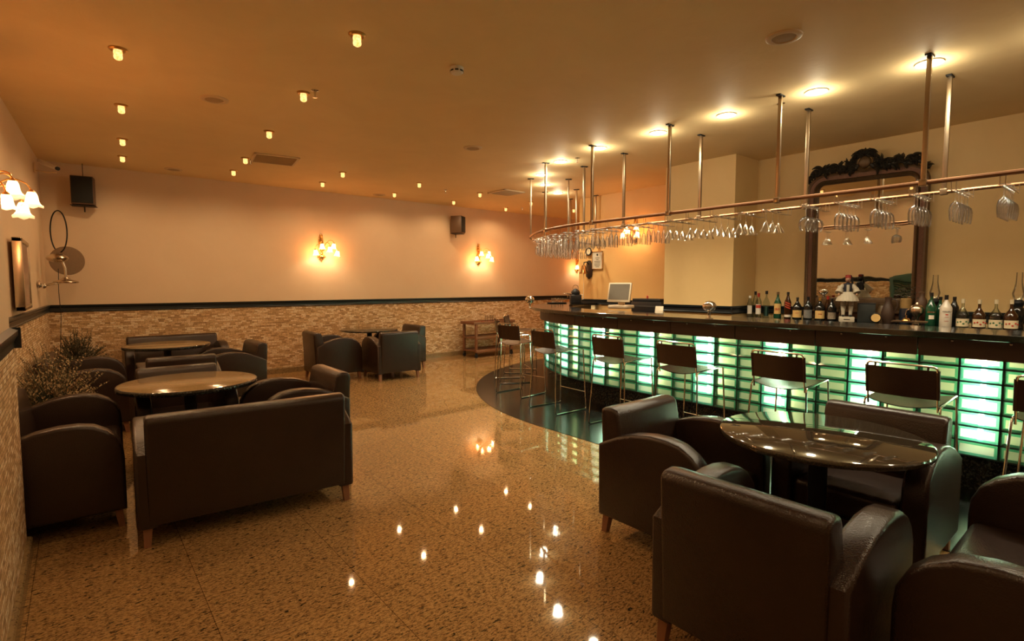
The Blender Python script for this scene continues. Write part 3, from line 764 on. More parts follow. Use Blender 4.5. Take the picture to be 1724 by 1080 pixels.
# ------------------------------------------------------------------ wall sconces (local: wall behind at y=0, projecting -y)
def shade_mat():
    m = bpy.data.materials.new('frosted_tulip_shade'); m.use_nodes = True; t = m.node_tree; t.nodes.clear()
    out = N(t, 'ShaderNodeOutputMaterial'); em = N(t, 'ShaderNodeEmission'); tr = N(t, 'ShaderNodeBsdfTransparent'); tl = N(t, 'ShaderNodeBsdfTranslucent')
    m1 = N(t, 'ShaderNodeMixShader'); m2 = N(t, 'ShaderNodeAddShader'); gr = N(t, 'ShaderNodeTexCoord'); sp = N(t, 'ShaderNodeSeparateXYZ')
    tr.inputs[0].default_value = (1, .50, .17, 1); tl.inputs[0].default_value = (.9, .6, .35, 1); m1.inputs[0].default_value = .45
    t.links.new(gr.outputs['Object'], sp.inputs[0])
    mr = N(t, 'ShaderNodeMapRange'); mr.inputs['From Min'].default_value = -.105; mr.inputs['From Max'].default_value = -.06; mr.inputs['To Min'].default_value = .35; mr.inputs['To Max'].default_value = 1.7
    t.links.new(sp.outputs[2], mr.inputs['Value']); t.links.new(mr.outputs[0], em.inputs[1]); em.inputs[0].default_value = (1, .62, .30, 1)
    t.links.new(tr.outputs[0], m1.inputs[1]); t.links.new(tl.outputs[0], m1.inputs[2]); t.links.new(m1.outputs[0], m2.inputs[0]); t.links.new(em.outputs[0], m2.inputs[1]); t.links.new(m2.outputs[0], out.inputs[0])
    return m
M_SHADE = shade_mat()
SHADE = MB().shell([(.012, 0), (.024, -.006), (.033, -.03), (.036, -.055), (.040, -.075), (.052, -.095), (.066, -.105)], 24, wave=(.004, 6, -.006)).mesh('glass_shade', M_SHADE, 60)
BULB = MB().ball((0, 0, -.04), (.018, .018, .028), 12, 8).mesh('bulb', emis('hot_bulb', (1, .80, .55), 6), 60)
# arm tips (x, y, z) relative to the plate centre
TIPS = [(-.05, -.20, .075), (.17, -.19, .085), (-.16, -.17, -.035), (.06, -.29, .02), (.22, -.23, -.045)]
def make_sconce(label, loc, rz, e=1.7):
    t = thing('wall_sconce', label, 'wall sconce', loc, rz, 'brass wall sconces with tulip glass shades')
    bb = MB()
    bb.prism([(-.03, -.21), (.03, -.21), (.05, -.14), (.03, -.08), (.035, .06), (.05, .12), (.035, .2), (-.035, .2), (-.05, .12), (-.035, .06), (-.03, -.08), (-.05, -.14)], .018, 'xz', -.01, .005)
    for z, r in ((.225, .030), (.17, .024), (.12, .030), (-.10, .034), (-.15, .05), (-.2, .026), (-.235, .014)): bb.ball((0, -.026, z), (r, r * .7, r), 10, 7)
    bb.tube([(0, -.03, .20), (.012, -.045, .1), (-.012, -.05, 0), (.01, -.045, -.1), (0, -.03, -.2)], .014, 8)
    for k in range(6):
        bb.ball((.05 * math.cos(k), -.03, -.15 + .04 * math.sin(k)), (.028, .012, .016), 8, 5)
    bb.build('wall_bracket', M_BRASS, t)
    for x, y, z in TIPS:
        bb = MB(); n = 12; path = []
        for k in range(n + 1):
            q = k / n; path.append((x * q + .0, -.04 + (y + .04) * q, -.08 + (z + .035 + .08) * q + .10 * math.sin(PI * q) ** 1.0 * (1 if q > .0 else 0)))
        path[-1] = (x, y, z + .012)
        bb.tube(path, .005, 6); bb.lathe([(.001, z + .016), (.010, z + .014), (.024, z - .004), (.022, z - .012), (.012, z - .006)], 12, M=TR((x, y, 0)))
        bb.build('arm', M_BRASS, t)
        o = bpy.data.objects.new('glass_shade', SHADE); COL.objects.link(o); o.parent = t; o.location = (x, y, z); o.rotation_euler = (0, x * .9, 0)
        u = bpy.data.objects.new('bulb', BULB); COL.objects.link(u); u.parent = o
        light('sconce_light', 'POINT', (x, y, z - .082), e, WARM, t, radius=.018)
    return t
make_sconce('brass wall sconce with five lit tulip shades on the back wall, larger of two', (3.45, YB, 2.20), 0)
make_sconce('brass wall sconce with lit tulip shades by the corner loudspeaker on the back wall', (6.955, YB, 2.20), 0)
make_sconce('brass wall sconce with lit tulip shades at the left picture edge', (lw(5.15), 5.15, 2.20), R(90))
make_sconce('lit brass wall sconce behind the rack on the orange wall', (7.70, 5.92, 2.50), R(-90), 1.0)
make_sconce('far lit wall sconce half hidden by the orange wall corner', (10.12, YB, 2.08), 0, 1.4)

# ------------------------------------------------------------------ loudspeakers, camera, wall fittings
def wall_speaker(label, loc, rz, w, h, d):
    t = thing('wall_speaker', label, 'loudspeaker', loc, rz, 'black wall loudspeakers')
    MB().box((0, 0, 0), (w, d, h), .008).build('cabinet', simple('speaker_cabinet', (.10, .055, .03), .5, var=.1), t)
    MB().box((0, -d / 2 - .004, .005), (w - .016, .012, h - .03), .005).build('grille', M_GRILLD, t)
    bb = MB(); bb.box((0, .01, -h / 2 - .012), (w + .03, d * .9, .008)); bb.tube([(0, .05, -h / 2 - .010), (0, .05, -h / 2 - .09)], .008, 6); MB().box((0, .05, h / 2 + .003), (.09, .05, .008)).build('top_bracket', M_BLACKM, t)
    bb.build('bracket', M_BLACKM, t)
    return t
o = wall_speaker('black loudspeaker hung near the left end of the back wall', (.125, YB - .14, 2.84), R(-8), .25, .385, .20)
MB().tube([(0, .03, .20), (0, .03, HC - 2.84)], .004, 6).build('hanging_chain', M_BLACKM, o)
wall_speaker('black and wood loudspeaker high on the back wall above the smaller sconce', (6.31, YB - .17, 2.81), R(35), .23, .36, .24)
cam = thing('security_camera', 'small white security camera on an arm in the left back corner', 'camera', (lw(9.0), 9.0, 2.98))
bb = MB(); bb.box((.01, 0, .03), (.02, .06, .12), .004); bb.tube([(.02, 0, 0), (.10, -.12, -.03), (.22, -.22, -.04)], .009, 6); bb.build('arm', M_CREAMP, cam)
bb = MB(); bb.tube([(.06, .02, .12), (.23, -.24, .01)], .028, 12); bb.build('body', M_WHITEP, cam)
bb = MB(); bb.tube([(.229, -.239, .0105), (.240, -.256, .003)], .024, 12); bb.build('lens', M_BLACK, cam)

# vintage metal fitting in the left corner: hoop, mesh disc, bowls, chrome arm
t = thing('wall_ornament', 'vintage metal wall fitting with wire hoop, round mesh disc and two brass bowls', 'wall ornament', (lw(8.6), 8.6, 1.55))
bb = MB(); bb.tube([(.22 + .085 * math.cos(a), .55 - .1 * math.cos(a), .69 + .27 * math.sin(a)) for a in [2 * PI * k / 40 for k in range(40)]], .008, 6, closed=True); bb.build('wire_hoop', M_BLACKM, t)
bb = MB(); bb.lathe([(.001, .0), (.10, .004), (.185, .0), (.188, -.006), (.185, -.010), (.1, -.006), (.001, -.01)], 36, M=TR((.29, .55, .31), (R(90), 0, R(12)))); bb.build('mesh_disc', simple('brown_mesh', (.20, .125, .07), .6, .2, var=.3, vs=120), t)
bb = MB(); bb.lathe([(.001, .055), (.05, .05), (.10, .02), (.115, 0), (.10, -.03), (.05, -.055), (.001, -.06)], 28, M=TR((.20, .15, .33))); bb.build('upper_bowl', M_SILVER, t)
bb = MB(); bb.lathe([(.001, .05), (.03, .045), (.05, .02), (.12, 0), (.13, -.012), (.12, -.025), (.001, -.02)], 28, M=TR((.27, .15, .04))); bb.tube([(.27, .15, .08), (.27, .15, .2), (.25, .15, .28)], .014, 8); bb.build('lower_dish', M_SILVER, t)
bb = MB(); bb.tube([(.0, 0, 0), (.05, 0, -.02), (.12, .02, 0), (.26, .13, .03)], .014, 8); bb.ball((.06, 0, -.02), .032); bb.ball((.02, 0, 0), (.02, .05, .05)); bb.build('chrome_arm', M_CHROME, t)
bb = MB(); bb.tube([(.20, .3, .2), (.19, .32, -.1), (.20, .34, -.4), (.17, .4, -.9)], .004, 5); bb.build('cable', M_BLACKM, t)
# tall framed picture on the left wall, seen almost edge-on
t = thing('picture_frame', 'tall narrow silver framed picture on the left wall seen edge-on', 'picture', (lw(6.9) + .045, 6.9, 1.64))
bb = MB()
for sy in (-1, 1): bb.box((.0, sy * .42, 0), (.07, .04, .66), .006)
for sz in (-1, 1): bb.box((.0, 0, sz * .31), (.07, .88, .04), .006)
bb.build('frame', M_SILVER, t); MB().box((.0, 0, 0), (.05, .82, .60)).build('panel', simple('dull_picture', (.34, .20, .14), .25, var=.5, vs=3), t)

# potted dried grasses along the left wall
def grass_pot(label, loc, h, spread, seed, n, col):
    rnd = random.Random(seed)
    t = thing('potted_dried_grass', label, 'potted plant', loc, group='pots of dried grass by the left wall')
    MB().lathe([(.001, 0), (.10, 0), (.125, .03), (.145, .30), (.155, .32), (.15, .34), (.135, .335), (.125, .30), (.001, .29)], 24).build('pot', M_BLACK, t)
    bb = MB()
    for k in range(n):
        a = rnd.uniform(0, 2 * PI); rr = spread * rnd.random() ** .6; hh = h * rnd.uniform(.72, 1.0) * (1 - .28 * (rr / spread) ** 2)
        x0, y0 = rnd.uniform(-.05, .05), rnd.uniform(-.05, .05)
        path = [(x0 + rr * math.cos(a) * q ** 1.5, y0 + rr * math.sin(a) * q ** 1.5, .28 + (hh - .28) * q - .12 * (rr / spread) * q ** 3) for q in (0, .3, .6, .8, 1)]
        path = [(max(p[0], lw(loc[1]) + .085 - loc[0]), max(min(p[1], 9.55 - loc[1]), 5.50 - loc[1]), p[2]) for p in path]
        bb.tube(path, [.0028, .0026, .0022, .002, .001], 4, cap=False, mi=1)
        p1, p2 = Vector(path[-2]), Vector(path[-1]); d = p2 - p1
        for m in range(14):
            q = p1 - d * .6 + d * (m / 8.0) * 1.02; s = .036 * (1 - .04 * m); ang = rnd.uniform(0, 6)
            side = Vector((math.cos(ang), math.sin(ang), .9)).normalized() * s
            w = side.cross(Vector((rnd.uniform(-1, 1), rnd.uniform(-1, 1), .3))).normalized() * .006
            bb.add([q, q + side * .5 + w, q + side, q + side * .5 - w], [(0, 1, 2, 3)], 0)
    o = bb.build('grass_stems', [col, M_DKGREEN], t, smooth=0); o['kind'] = 'stuff'
grass_pot('pot of tan dried grass behind the near left-wall loveseat', (-.19, 5.78, 0), 1.12, .37, 3, 170, simple('dry_grass', (.33, .24, .125), .8, var=.4, vs=25))
grass_pot('darker pot of dried grass in the far left corner', (-.03, 9.1, 0), 1.02, .36, 5, 190, simple('grey_green_grass', (.10, .085, .05), .8, var=.4, vs=25))

# ------------------------------------------------------------------ gilt mirror (local: facing -x)
mir = thing('gilt_mirror', 'large gilt framed mirror with dark carved crest behind the bar', 'mirror', (7.095, 2.2, 1.13))
mir.rotation_euler = (0, R(-1.6), R(5.8))
def rrect(w, z0, z1, r, n=8):
    pts = [(-w, z0), (w, z0)]
    for k in range(n + 1): a = PI / 2 * k / n; pts.append((w - r + r * math.cos(a), z1 - r + r * math.sin(a)))
    for k in range(n + 1): a = PI / 2 + PI / 2 * k / n; pts.append((-w + r + r * math.cos(a), z1 - r + r * math.sin(a)))
    return pts
def frame_ring(bb, w, z0, z1, r, prof, mi=0):
    """prof: (inset, x) pairs; ring of a closed profile round a rounded rectangle in the yz plane"""
    rings = [[(x, y, z) for y, z in rrect(w - i, z0 + i, z1 - i, max(r - i, .005))] for i, x in prof]
    n = len(rings[0]); vs = [p for rg in rings for p in rg]; m = len(prof); fs = []
    for k in range(m):
        k2 = (k + 1) % m
        for j in range(n): fs.append((k * n + j, k * n + (j + 1) % n, k2 * n + (j + 1) % n, k2 * n + j))
    bb.add(vs, fs, mi)
bb = MB()
frame_ring(bb, .60, .0, 1.74, .20, [(0, .05), (0, -.01), (.012, -.03), (.03, -.02), (.035, -.02), (.035, .05)], 0)
frame_ring(bb, .565, .035, 1.705, .17, [(0, .05), (0, -.012), (.045, -.012), (.045, .05)], 1)
frame_ring(bb, .52, .08, 1.66, .12, [(0, .05), (0, -.02), (.014, -.045), (.03, -.03), (.042, -.005), (.05, .03), (.05, .05)], 0)
bb.build('frame', [M_GILT, M_GILT3], mir, smooth=40)
bb = MB(); bb.prism(rrect(.478, .265, 1.618, .07), .006, 'yz', .03); bb.build('mirror_glass', M_MIRROR, mir, smooth=0)
bb = MB(); bb.box((.02, 0, .19), (.05, .95, .14), .01); bb.build('bottom_panel', M_GILT, mir)
bb = MB(); rnd = random.Random(11)
bb.ball((-.03, 0, 1.815), (.03, .065, .070), 20, 12, mi=1)
for rr in (.082, .098): bb.tube([(-.02, rr * math.cos(a), 1.815 + rr * 1.05 * math.sin(a)) for a in [2 * PI * k / 30 for k in range(30)]], .009, 6, closed=True, mi=1)
def leaf(y, z, ang, L, w, curl, mi=0):
    n = 6; vs = []; fs = []
    for k in range(n + 1):
        q = k / n; aa = ang + curl * q; yy = y + L * q * math.cos(aa); zz = z + L * q * math.sin(aa); hw = w * math.sin(PI * min(1, q * .9 + .1)) ** .7
        nx, nz = -math.sin(aa), math.cos(aa); xx = -.02 - .05 * math.sin(PI * q)
        vs += [(xx + .012, yy + nx * hw, zz + nz * hw), (xx - .012, yy, zz), (xx + .012, yy - nx * hw, zz - nz * hw), (xx + .03, yy, zz)]
    for k in range(n):
        for j in range(4): fs.append((k * 4 + j, k * 4 + (j + 1) % 4, k * 4 + 4 + (j + 1) % 4, k * 4 + 4 + j))
    fs += [(0, 1, 2, 3), tuple(n * 4 + j for j in range(4))]
    bb.add(vs, fs, mi)
def crest_z(y):
    y = abs(y); return 1.735 if y < .40 else 1.735 - .20 * (1 - math.sqrt(max(0, 1 - ((y - .40) / .20) ** 2)))
for sgn in (-1, 1):
    for k in range(64):
        q = k / 63; y = .07 + .50 * q; z = crest_z(y) + rnd.uniform(-.01, .075) * (1 - .55 * q)
        base = 0 if sgn > 0 else PI
        leaf(sgn * y, z, base + sgn * rnd.uniform(-.3, 1.7), rnd.uniform(.06, .12) * (1.05 - .35 * q), rnd.uniform(.014, .024), sgn * rnd.uniform(-1.3, 1.0))
        if k % 2 == 0: bb.ball((-.035, sgn * y, z + .01), rnd.uniform(.014, .026), 8, 6)
    for k in range(10):
        a = PI / 2 + sgn * (.1 + .20 * k); leaf(.085 * math.cos(a), 1.815 + .095 * math.sin(a), a - sgn * .3, rnd.uniform(.06, .10), .022, sgn * 1.3)
    bb.tube([(-.03, sgn * (.14 + .05 * math.cos(u) * (1 - u / 9)), 1.79 + .05 * math.sin(u) * (1 - u / 9)) for u in [i * .4 for i in range(18)]], .014, 6)
    for yy in (.26, .43): leaf(sgn * yy, crest_z(yy) + .06, PI / 2 - sgn * .6, .12, .022, -sgn * .8)
for k in range(9): leaf(0, 1.885, PI / 2 + (k - 4) * .35, .095, .020, (k - 4) * .12)
bb.build('carved_crest', [M_GILT2, M_GILT], mir)

# ------------------------------------------------------------------ bottles and curios on the back counter
BZ = 1.12
def text_mesh(txt, size, mat, parent, loc, rz, name='lettering'):
    cu = bpy.data.curves.new('t', 'FONT'); cu.body = txt; cu.size = size; cu.align_x = 'CENTER'; cu.align_y = 'CENTER'; cu.extrude = .0006
    o = bpy.data.objects.new('t', cu); COL.objects.link(o)
    dg = bpy.context.evaluated_depsgraph_get(); me = bpy.data.meshes.new_from_object(o.evaluated_get(dg))
    bpy.data.objects.remove(o); me.materials.clear(); me.materials.append(mat)
    r = bpy.data.objects.new(name, me); COL.objects.link(r); r.parent = parent; r.location = loc; r.rotation_euler = (R(90), 0, rz)
    return r
def label_patch(r, z0, z1, half, mat, parent, n=10, name='label'):
    """a curved paper label on the side facing -x"""
    bb = MB()
    bb.grid(lambda u, v: (-(r + .0012) * math.cos(-half + 2 * half * u), (r + .0012) * math.sin(-half + 2 * half * u), z0 + (z1 - z0) * v), n, 2)
    return bb.build(name, mat, parent, smooth=60)
def bottle(label, x, y, h, r, shoulder, glass, cap, cap_h=.03, neck=.013, lab=None, labz=None, half=1.0, liq=None, sq=False):
    t = thing('bottle', label, 'bottle', (x, y, BZ), R(random.uniform(18, 26)), 'bottles along the back counter')
    zn = shoulder * h; hb = h - cap_h
    prof = [(.001, 0), (r * .92, 0), (r, .006), (r, zn), (r * .93, zn + .015), (r * .62, zn + .045), (neck * 1.25, zn + .075), (neck, zn + .09), (neck, hb)]
    prof = [p for p in prof if p[1] <= hb] + ([] if prof[-1][1] <= hb else [])
    if prof[-1][1] < hb: prof.append((neck, hb))
    bb = MB(); bb.lathe(prof, 4 if sq else 20, M=TR((0, 0, 0), (0, 0, PI / 4)) if sq else None)
    bb.build('body', glass, t, smooth=0 if sq else 50)
    MB().lathe([(.001, hb - .002), (neck + .003, hb - .002), (neck + .003, h), (.001, h)], 14).build('cap', cap, t)
    rr = r * (math.cos(PI / 4) if sq else 1)
    o = None
    if lab: o = label_patch(rr, labz[0], labz[1], half, lab, t)
    return t, o
M_CAPR = simple('red_cap', (.35, .03, .02), .35, var=.1); M_CAPG = simple('gold_cap', (.62, .38, .10), .35, .8, var=.1); M_CAPK = M_BLACK; M_CAPW = M_WHITEP
ry = -PI / 2
t, o = bottle('slim clear bottle with white label, leftmost on the back counter', 6.9, 3.42, .28, .034, .6, M_CLEARB, M_CAPW, lab=M_WHITELBL, labz=(.04, .15), half=.9)
bottle('tall clear bottle with black cap behind the leftmost bottles', 7.04, 3.416, .335, .036, .62, M_CLEARB, M_CAPK, .045)
t, o = bottle('clear bottle with red cap and red label near the left end', 6.9, 3.306, .315, .036, .62, M_CLEARB, M_CAPR, .05, lab=M_WHITELBL, labz=(.04, .17), half=1.0)
label_patch(.0368, .12, .16, .9, M_RED, t, name='label_band')
bottle('square clear gin bottle with black cap', 6.9, 3.203, .345, .058, .55, M_CLEARB, M_CAPK, .04, lab=simple('teal_glass', (.03, .07, .06), .2, var=.1), labz=(.02, .15), half=.7, sq=True)
t, o = bottle('green whisky bottle with yellow label and red letters', 6.9, 3.059, .332, .044, .56, M_GREENGL, simple('tan_cap', (.16, .09, .04), .4), .03, lab=M_GOLDLBL, labz=(.055, .185), half=1.0)
text_mesh('J&B', .042, M_RED, t, (-.0465, 0, .115), R(-90))
t, o = bottle('whisky bottle with slanted red stripe label', 6.9, 2.935, .333, .040, .6, M_LIQ, M_CAPK, .03, lab=M_WHITELBL, labz=(.02, .05), half=1.1)
bb = MB()
for k in range(3): bb.grid(lambda u, v: (-.0412 * math.cos(-.9 + 1.8 * u), .0412 * math.sin(-.9 + 1.8 * u), .115 + k * .028 + .016 * v + .03 * u), 8, 1)
bb.build('label_stripes', M_RED, t, smooth=60)
t, o = bottle('dark brandy bottle with plain gold label, left of two alike', 6.9, 2.82, .268, .054, .52, M_DARKGL, M_CAPK, .025, lab=M_GOLDLBL, labz=(.02, .11), half=1.1)
MB().box((-.056, 0, .075), (.003, .035, .006)).build('label_lines', M_RED, t)
bottle('dark bottle with silver grey label between the two gold labelled brandies', 6.9, 2.696, .278, .050, .55, M_DARKGL, M_CAPK, .03, lab=simple('pewter_label', (.20, .20, .19), .4, var=.4, vs=50), labz=(.02, .12), half=1.0)
t, o = bottle('dark brandy bottle with gold label and gold cap before the mirror frame', 6.9, 2.562, .272, .055, .52, M_DARKGL, M_CAPG, .04, lab=M_GOLDLBL, labz=(.02, .115), half=1.1)
MB().box((-.057, 0, .075), (.003, .04, .007)).build('label_lines', M_RED, t)
t, o = bottle('dark bottle with arched pictorial label beside the white figurine', 6.9, 2.432, .262, .050, .55, M_DARKGL, M_CAPK, .03, lab=simple('pictorial_label', (.30, .24, .17), .5, var=.7, vs=45), labz=(.02, .10), half=.9)
bottle('dark amber bottle behind the arched label bottle', 6.965, 2.50, .29, .034, .6, M_LIQ, M_CAPR, .04)
t, o = bottle('tall green bottle with small white label right of the mirror', 6.85, 1.478, .344, .046, .55, M_GREENGL, M_CAPK, .04, lab=M_WHITELBL, labz=(.07, .11), half=.5)
label_patch(.0465, .135, .15, .8, M_SILVER, t, name='label_band')
bottle('rounded green bottle behind the tall green bottle', 6.955, 1.425, .30, .050, .5, M_GREENGL, M_CAPK, .03)
M_WHITEGL = simple('white_bottle', (.74, .66, .54), .25, var=.04)
t, o = bottle('white liqueur bottle with dark cap and printed lettering', 6.79, 1.343, .322, .051, .58, M_WHITEGL, M_CAPK, .045)
text_mesh('MALIBU', .021, M_DKPRINT, t, (-.0528, 0, .155), R(-90)); 
bb = MB(); bb.box((-.0512, 0, .125), (.002, .022, .012)); bb.box((-.0512, 0, .10), (.002, .03, .003)); bb.box((-.0512, 0, .06), (.002, .035, .003)); bb.build('label_print', M_RED, t)
bottle('dark bottle half hidden behind the white liqueur bottle', 7.06, 1.33, .30, .042, .6, M_DARKGL, M_CAPK, .03)
for (x, y, h, l, gl, pr) in [(6.85, 1.222, .284, 'squat liqueur bottle with green printed label, right of the white bottle', M_CLEARB, M_GREENPRINT), (6.85, 1.096, .28, 'squat dark liqueur bottle with orange fruit label, second of four', M_LIQ, M_RED),
                             (6.85, .974, .283, 'squat clear liqueur bottle with pale label, third of four', M_CLEARB, M_GREENPRINT), (6.85, .865, .285, 'squat dark liqueur bottle at the right end with red fruit label', M_LIQ, M_RED)]:
    t, o = bottle(l, x, y, h, .053, .42, gl, M_CREAMLBL, .04, .012, lab=M_CREAMLBL, labz=(.012, .088), half=1.25)
    bb = MB()
    for k in range(5): bb.ball((-.0545 * math.cos(.4 * k - .8), .0545 * math.sin(.4 * k - .8), .05 + .012 * math.sin(k * 2.3)), (.003, .011, .009), 6, 5)
    bb.build('label_print', pr, t)
def oil_lamp(label, x, y, h):
    t = thing('oil_lamp', label, 'oil lamp', (x, y, BZ), group='glass chimney oil lamps')
    MB().lathe([(.001, 0), (.052, 0), (.055, .015), (.045, .04), (.060, .09), (.062, .14), (.055, .185), (.04, .21), (.035, .22), (.001, .22)], 24).build('font', M_GREENGL if h < .53 else M_DARKGL, t)
    MB().lathe([(.001, .215), (.04, .215), (.045, .235), (.052, .25), (.045, .265), (.03, .28), (.001, .28)], 20).build('burner', M_BLACKM, t)
    MB().shell([(.030, .28), (.042, .31), (.048, .34), (.036, .39), (.026, .45), (.024, h)], 20).build('glass_chimney', M_GLASS, t)
oil_lamp('oil lamp with slim glass chimney just right of the mirror', 7.07, 1.50, .53)
oil_lamp('oil lamp with glass chimney at the far right of the back counter', 7.03, .845, .545)
M_FIG = simple('aged_white_cloth', (.52, .46, .35), .7, var=.08)
# figurine of a soldier in a white pleated skirt
t = thing('soldier_figurine', 'figurine in white pleated skirt, dark vest and red cap on a white block', 'figurine', (6.80, 2.239, BZ), R(-68))
MB().box((0, 0, .03), (.15, .10, .06), .008).build('pedestal', M_FIG, t); MB().box((0, -.0505, .03), (.06, .002, .010)).build('plate', M_DKPRINT, t)
for sx in (-1, 1):
    bb = MB(); bb.lathe([(.016, .075), (.018, .11), (.026, .18), (.028, .21), (.022, .25)], 12, M=TR((sx * .036, 0, 0))); bb.build('leg', M_FIG, t)
    bb = MB(); bb.ball((sx * .036, -.016, .072), (.018, .036, .014), 10, 6); bb.tube([(sx * .036, 0, .185), (sx * .036, 0, .19)], .0295, 12); bb.build('shoe', M_BLACK, t)
bb = MB(); bb.shell([(.040, .345), (.060, .335), (.085, .30), (.105, .265), (.112, .24), (.10, .245), (.02, .30)], 48, wave=(.0, 16, .0))
vs = bb.v; bb.v = [(x * (1 + .03 * math.cos(16 * math.atan2(y, x))), y * (1 + .03 * math.cos(16 * math.atan2(y, x))), z) for x, y, z in vs]; bb.build('pleated_skirt', M_FIG, t)
bb = MB(); bb.lathe([(.045, .33), (.040, .36), (.050, .41), (.045, .435), (.015, .448), (.014, .46)], 16, M=Matrix.Diagonal((1, .7, 1, 1))); bb.build('vest', simple('navy_vest', (.02, .022, .035), .6, var=.2), t)
bb = MB(); bb.box((0, -.036, .385), (.028, .008, .08), .003); bb.build('shirt_front', M_FIG, t)
for sx in (-1, 1):
    bb = MB(); bb.tube([(sx * .045, 0, .425), (sx * .075, -.012, .38), (sx * .088, -.035, .335)], [.018, .028, .040], 12); bb.build('sleeve', M_FIG, t)
    bb = MB(); bb.ball((sx * .086, -.042, .315), (.012, .012, .016), 8, 6); bb.build('hand', simple('figurine_skin', (.48, .26, .15), .5), t)
bb = MB(); bb.ball((0, -.004, .485), (.026, .029, .034), 14, 10); bb.ball((0, -.034, .482), (.006, .008, .008), 8, 6)
for sx in (-1, 1): bb.ball((sx * .010, -.030, .490), (.004, .003, .003), 6, 5, mi=1)
bb.box((0, -.031, .468), (.014, .004, .003), mi=1); bb.build('head', [simple('figurine_face', (.46, .25, .15), .5), M_BLACK], t)
MB().ball((0, .010, .488), (.031, .028, .034), 14, 10).build('hair', M_BLACK, t)
bb = MB(); bb.lathe([(.029, .500), (.030, .515), (.026, .535), (.001, .54)], 16); bb.build('cap', simple('red_cap_felt', (.30, .03, .02), .7), t)
bb = MB(); bb.tube([(0, .01, .537), (.03, .02, .53), (.042, .02, .48), (.044, .02, .43)], [.004, .006, .010, .012], 8); bb.build('tassel', M_BLACK, t)
t = thing('flower_posy', 'small white flower bunch beside the figurine', 'flowers', (6.93, 2.345, BZ))
bb = MB(); bb.lathe([(.001, 0), (.03, 0), (.035, .08), (.02, .14), (.026, .17), (.001, .17)], 14); bb.build('vase', M_CLEARB, t)
bb = MB(); bb.tube([(0, 0, .1), (0, 0, .36)], .005, 6); bb.build('stem', M_DKGREEN, t)
bb = MB(); rnd = random.Random(2)
for k in range(14): bb.ball((rnd.uniform(-.03, .03), rnd.uniform(-.03, .03), .385 + rnd.uniform(-.025, .03)), .016, 8, 6)
bb.build('blossom', M_WHITELBL, t)
t = thing('slate_box', 'dark slate coloured box standing before the mirror', 'box', (6.93, 2.085, BZ), R(18))
MB().box((0, 0, .105), (.07, .17, .21), .004).build('body', simple('slate', (.02, .024, .022), .6, var=.3), t); MB().box((0, 0, .212), (.076, .176, .012), .003).build('lid', M_BLACK, t)
t = thing('barrel_ornament', 'little wooden barrel lying end-on beside the slate box', 'barrel', (6.76, 1.945, BZ), R(20))
bb = MB(); bb.lathe([(.001, -.06), (.045, -.06), (.056, 0), (.045, .06), (.001, .06)], 20, M=TR((0, 0, .065), (0, R(-90), 0))); bb.build('staves', M_BLACK, t)
bb = MB(); bb.lathe([(.001, .058), (.043, .058), (.043, .064), (.001, .064)], 20, M=TR((0, 0, .065), (0, R(-90), 0))); bb.build('barrel_head', M_GOLDLBL, t)
t = thing('clay_jug', 'dark brown clay jug with handle in front of the mirror', 'jug', (6.90, 1.868, BZ)); t.scale = (.8, .8, 1)
MB().lathe([(.001, 0), (.05, 0), (.075, .06), (.08, .12), (.055, .20), (.035, .24), (.045, .29), (.038, .29), (.001, .26)], 22).build('body', simple('dark_clay', (.055, .028, .016), .5, var=.3), t)
bb = MB(); bb.tube([(0, -.04, .27), (0, -.09, .26), (0, -.11, .2), (0, -.078, .13)], .009, 8); bb.build('handle', simple('dark_clay_handle', (.05, .026, .015), .5), t)
t = thing('clay_pitcher', 'squat clay pot with mottled glaze behind the barrel', 'pot', (7.0, 1.945, BZ)); t.scale = (.72, .72, 1)
MB().lathe([(.001, 0), (.05, 0), (.08, .05), (.085, .11), (.06, .17), (.05, .19), (.06, .21), (.05, .21), (.001, .18)], 22).build('body', simple('mottled_glaze', (.13, .08, .035), .4, var=.7, vs=30), t)
t = thing('dried_flower_vase', 'yellow topped vase with dark dried flowers at the mirror bottom', 'vase', (6.945, 1.72, BZ))
MB().lathe([(.001, 0), (.05, 0), (.06, .10), (.05, .17), (.001, .17)], 20).build('base', simple('blue_black_glaze', (.012, .018, .03), .3), t)
MB().lathe([(.05, .17), (.052, .20), (.050, .27), (.040, .28), (.001, .275)], 20).build('neck', simple('ochre_glaze', (.30, .18, .06), .5, var=.3, vs=30), t)
bb = MB(); rnd = random.Random(5)
for k in range(70):
    a = rnd.uniform(0, 6.3); rr = rnd.random() ** .5 * .10; q = Vector((rr * math.cos(a) * .5, rr * math.sin(a), .30 + rnd.uniform(0, .12) - rr * .35)); s = Vector((rnd.uniform(-1, 1), rnd.uniform(-1, 1), rnd.uniform(0, 1))).normalized() * .035; w = s.cross(Vector((0, 0, 1))) * .3
    bb.add([q, q + s * .5 + w, q + s, q + s * .5 - w], [(0, 1, 2, 3)])
o = bb.build('dried_flowers', simple('dark_dried_flower', (.03, .028, .016), .8, var=.5, vs=40), t, smooth=0); o['kind'] = 'stuff'
t = thing('silver_samovar', 'round silver vessel at the right foot of the mirror', 'vessel', (6.838, 1.595, BZ), PI); t.scale = (.8, .8, 1)
MB().lathe([(.001, 0), (.05, 0), (.05, .02), (.02, .05), (.03, .09), (.075, .13), (.08, .17), (.06, .205), (.02, .22), (.012, .24), (.001, .245)], 24).build('body', M_SILVER, t)
bb = MB(); bb.tube([(0, -.075, .17), (0, -.11, .15), (0, -.12, .10)], .008, 8); bb.build('spout', M_SILVER, t)
t = thing('brown_figure_vase', 'tall brown carved ornament beside the silver vessel', 'ornament', (7.0, 1.595, BZ))
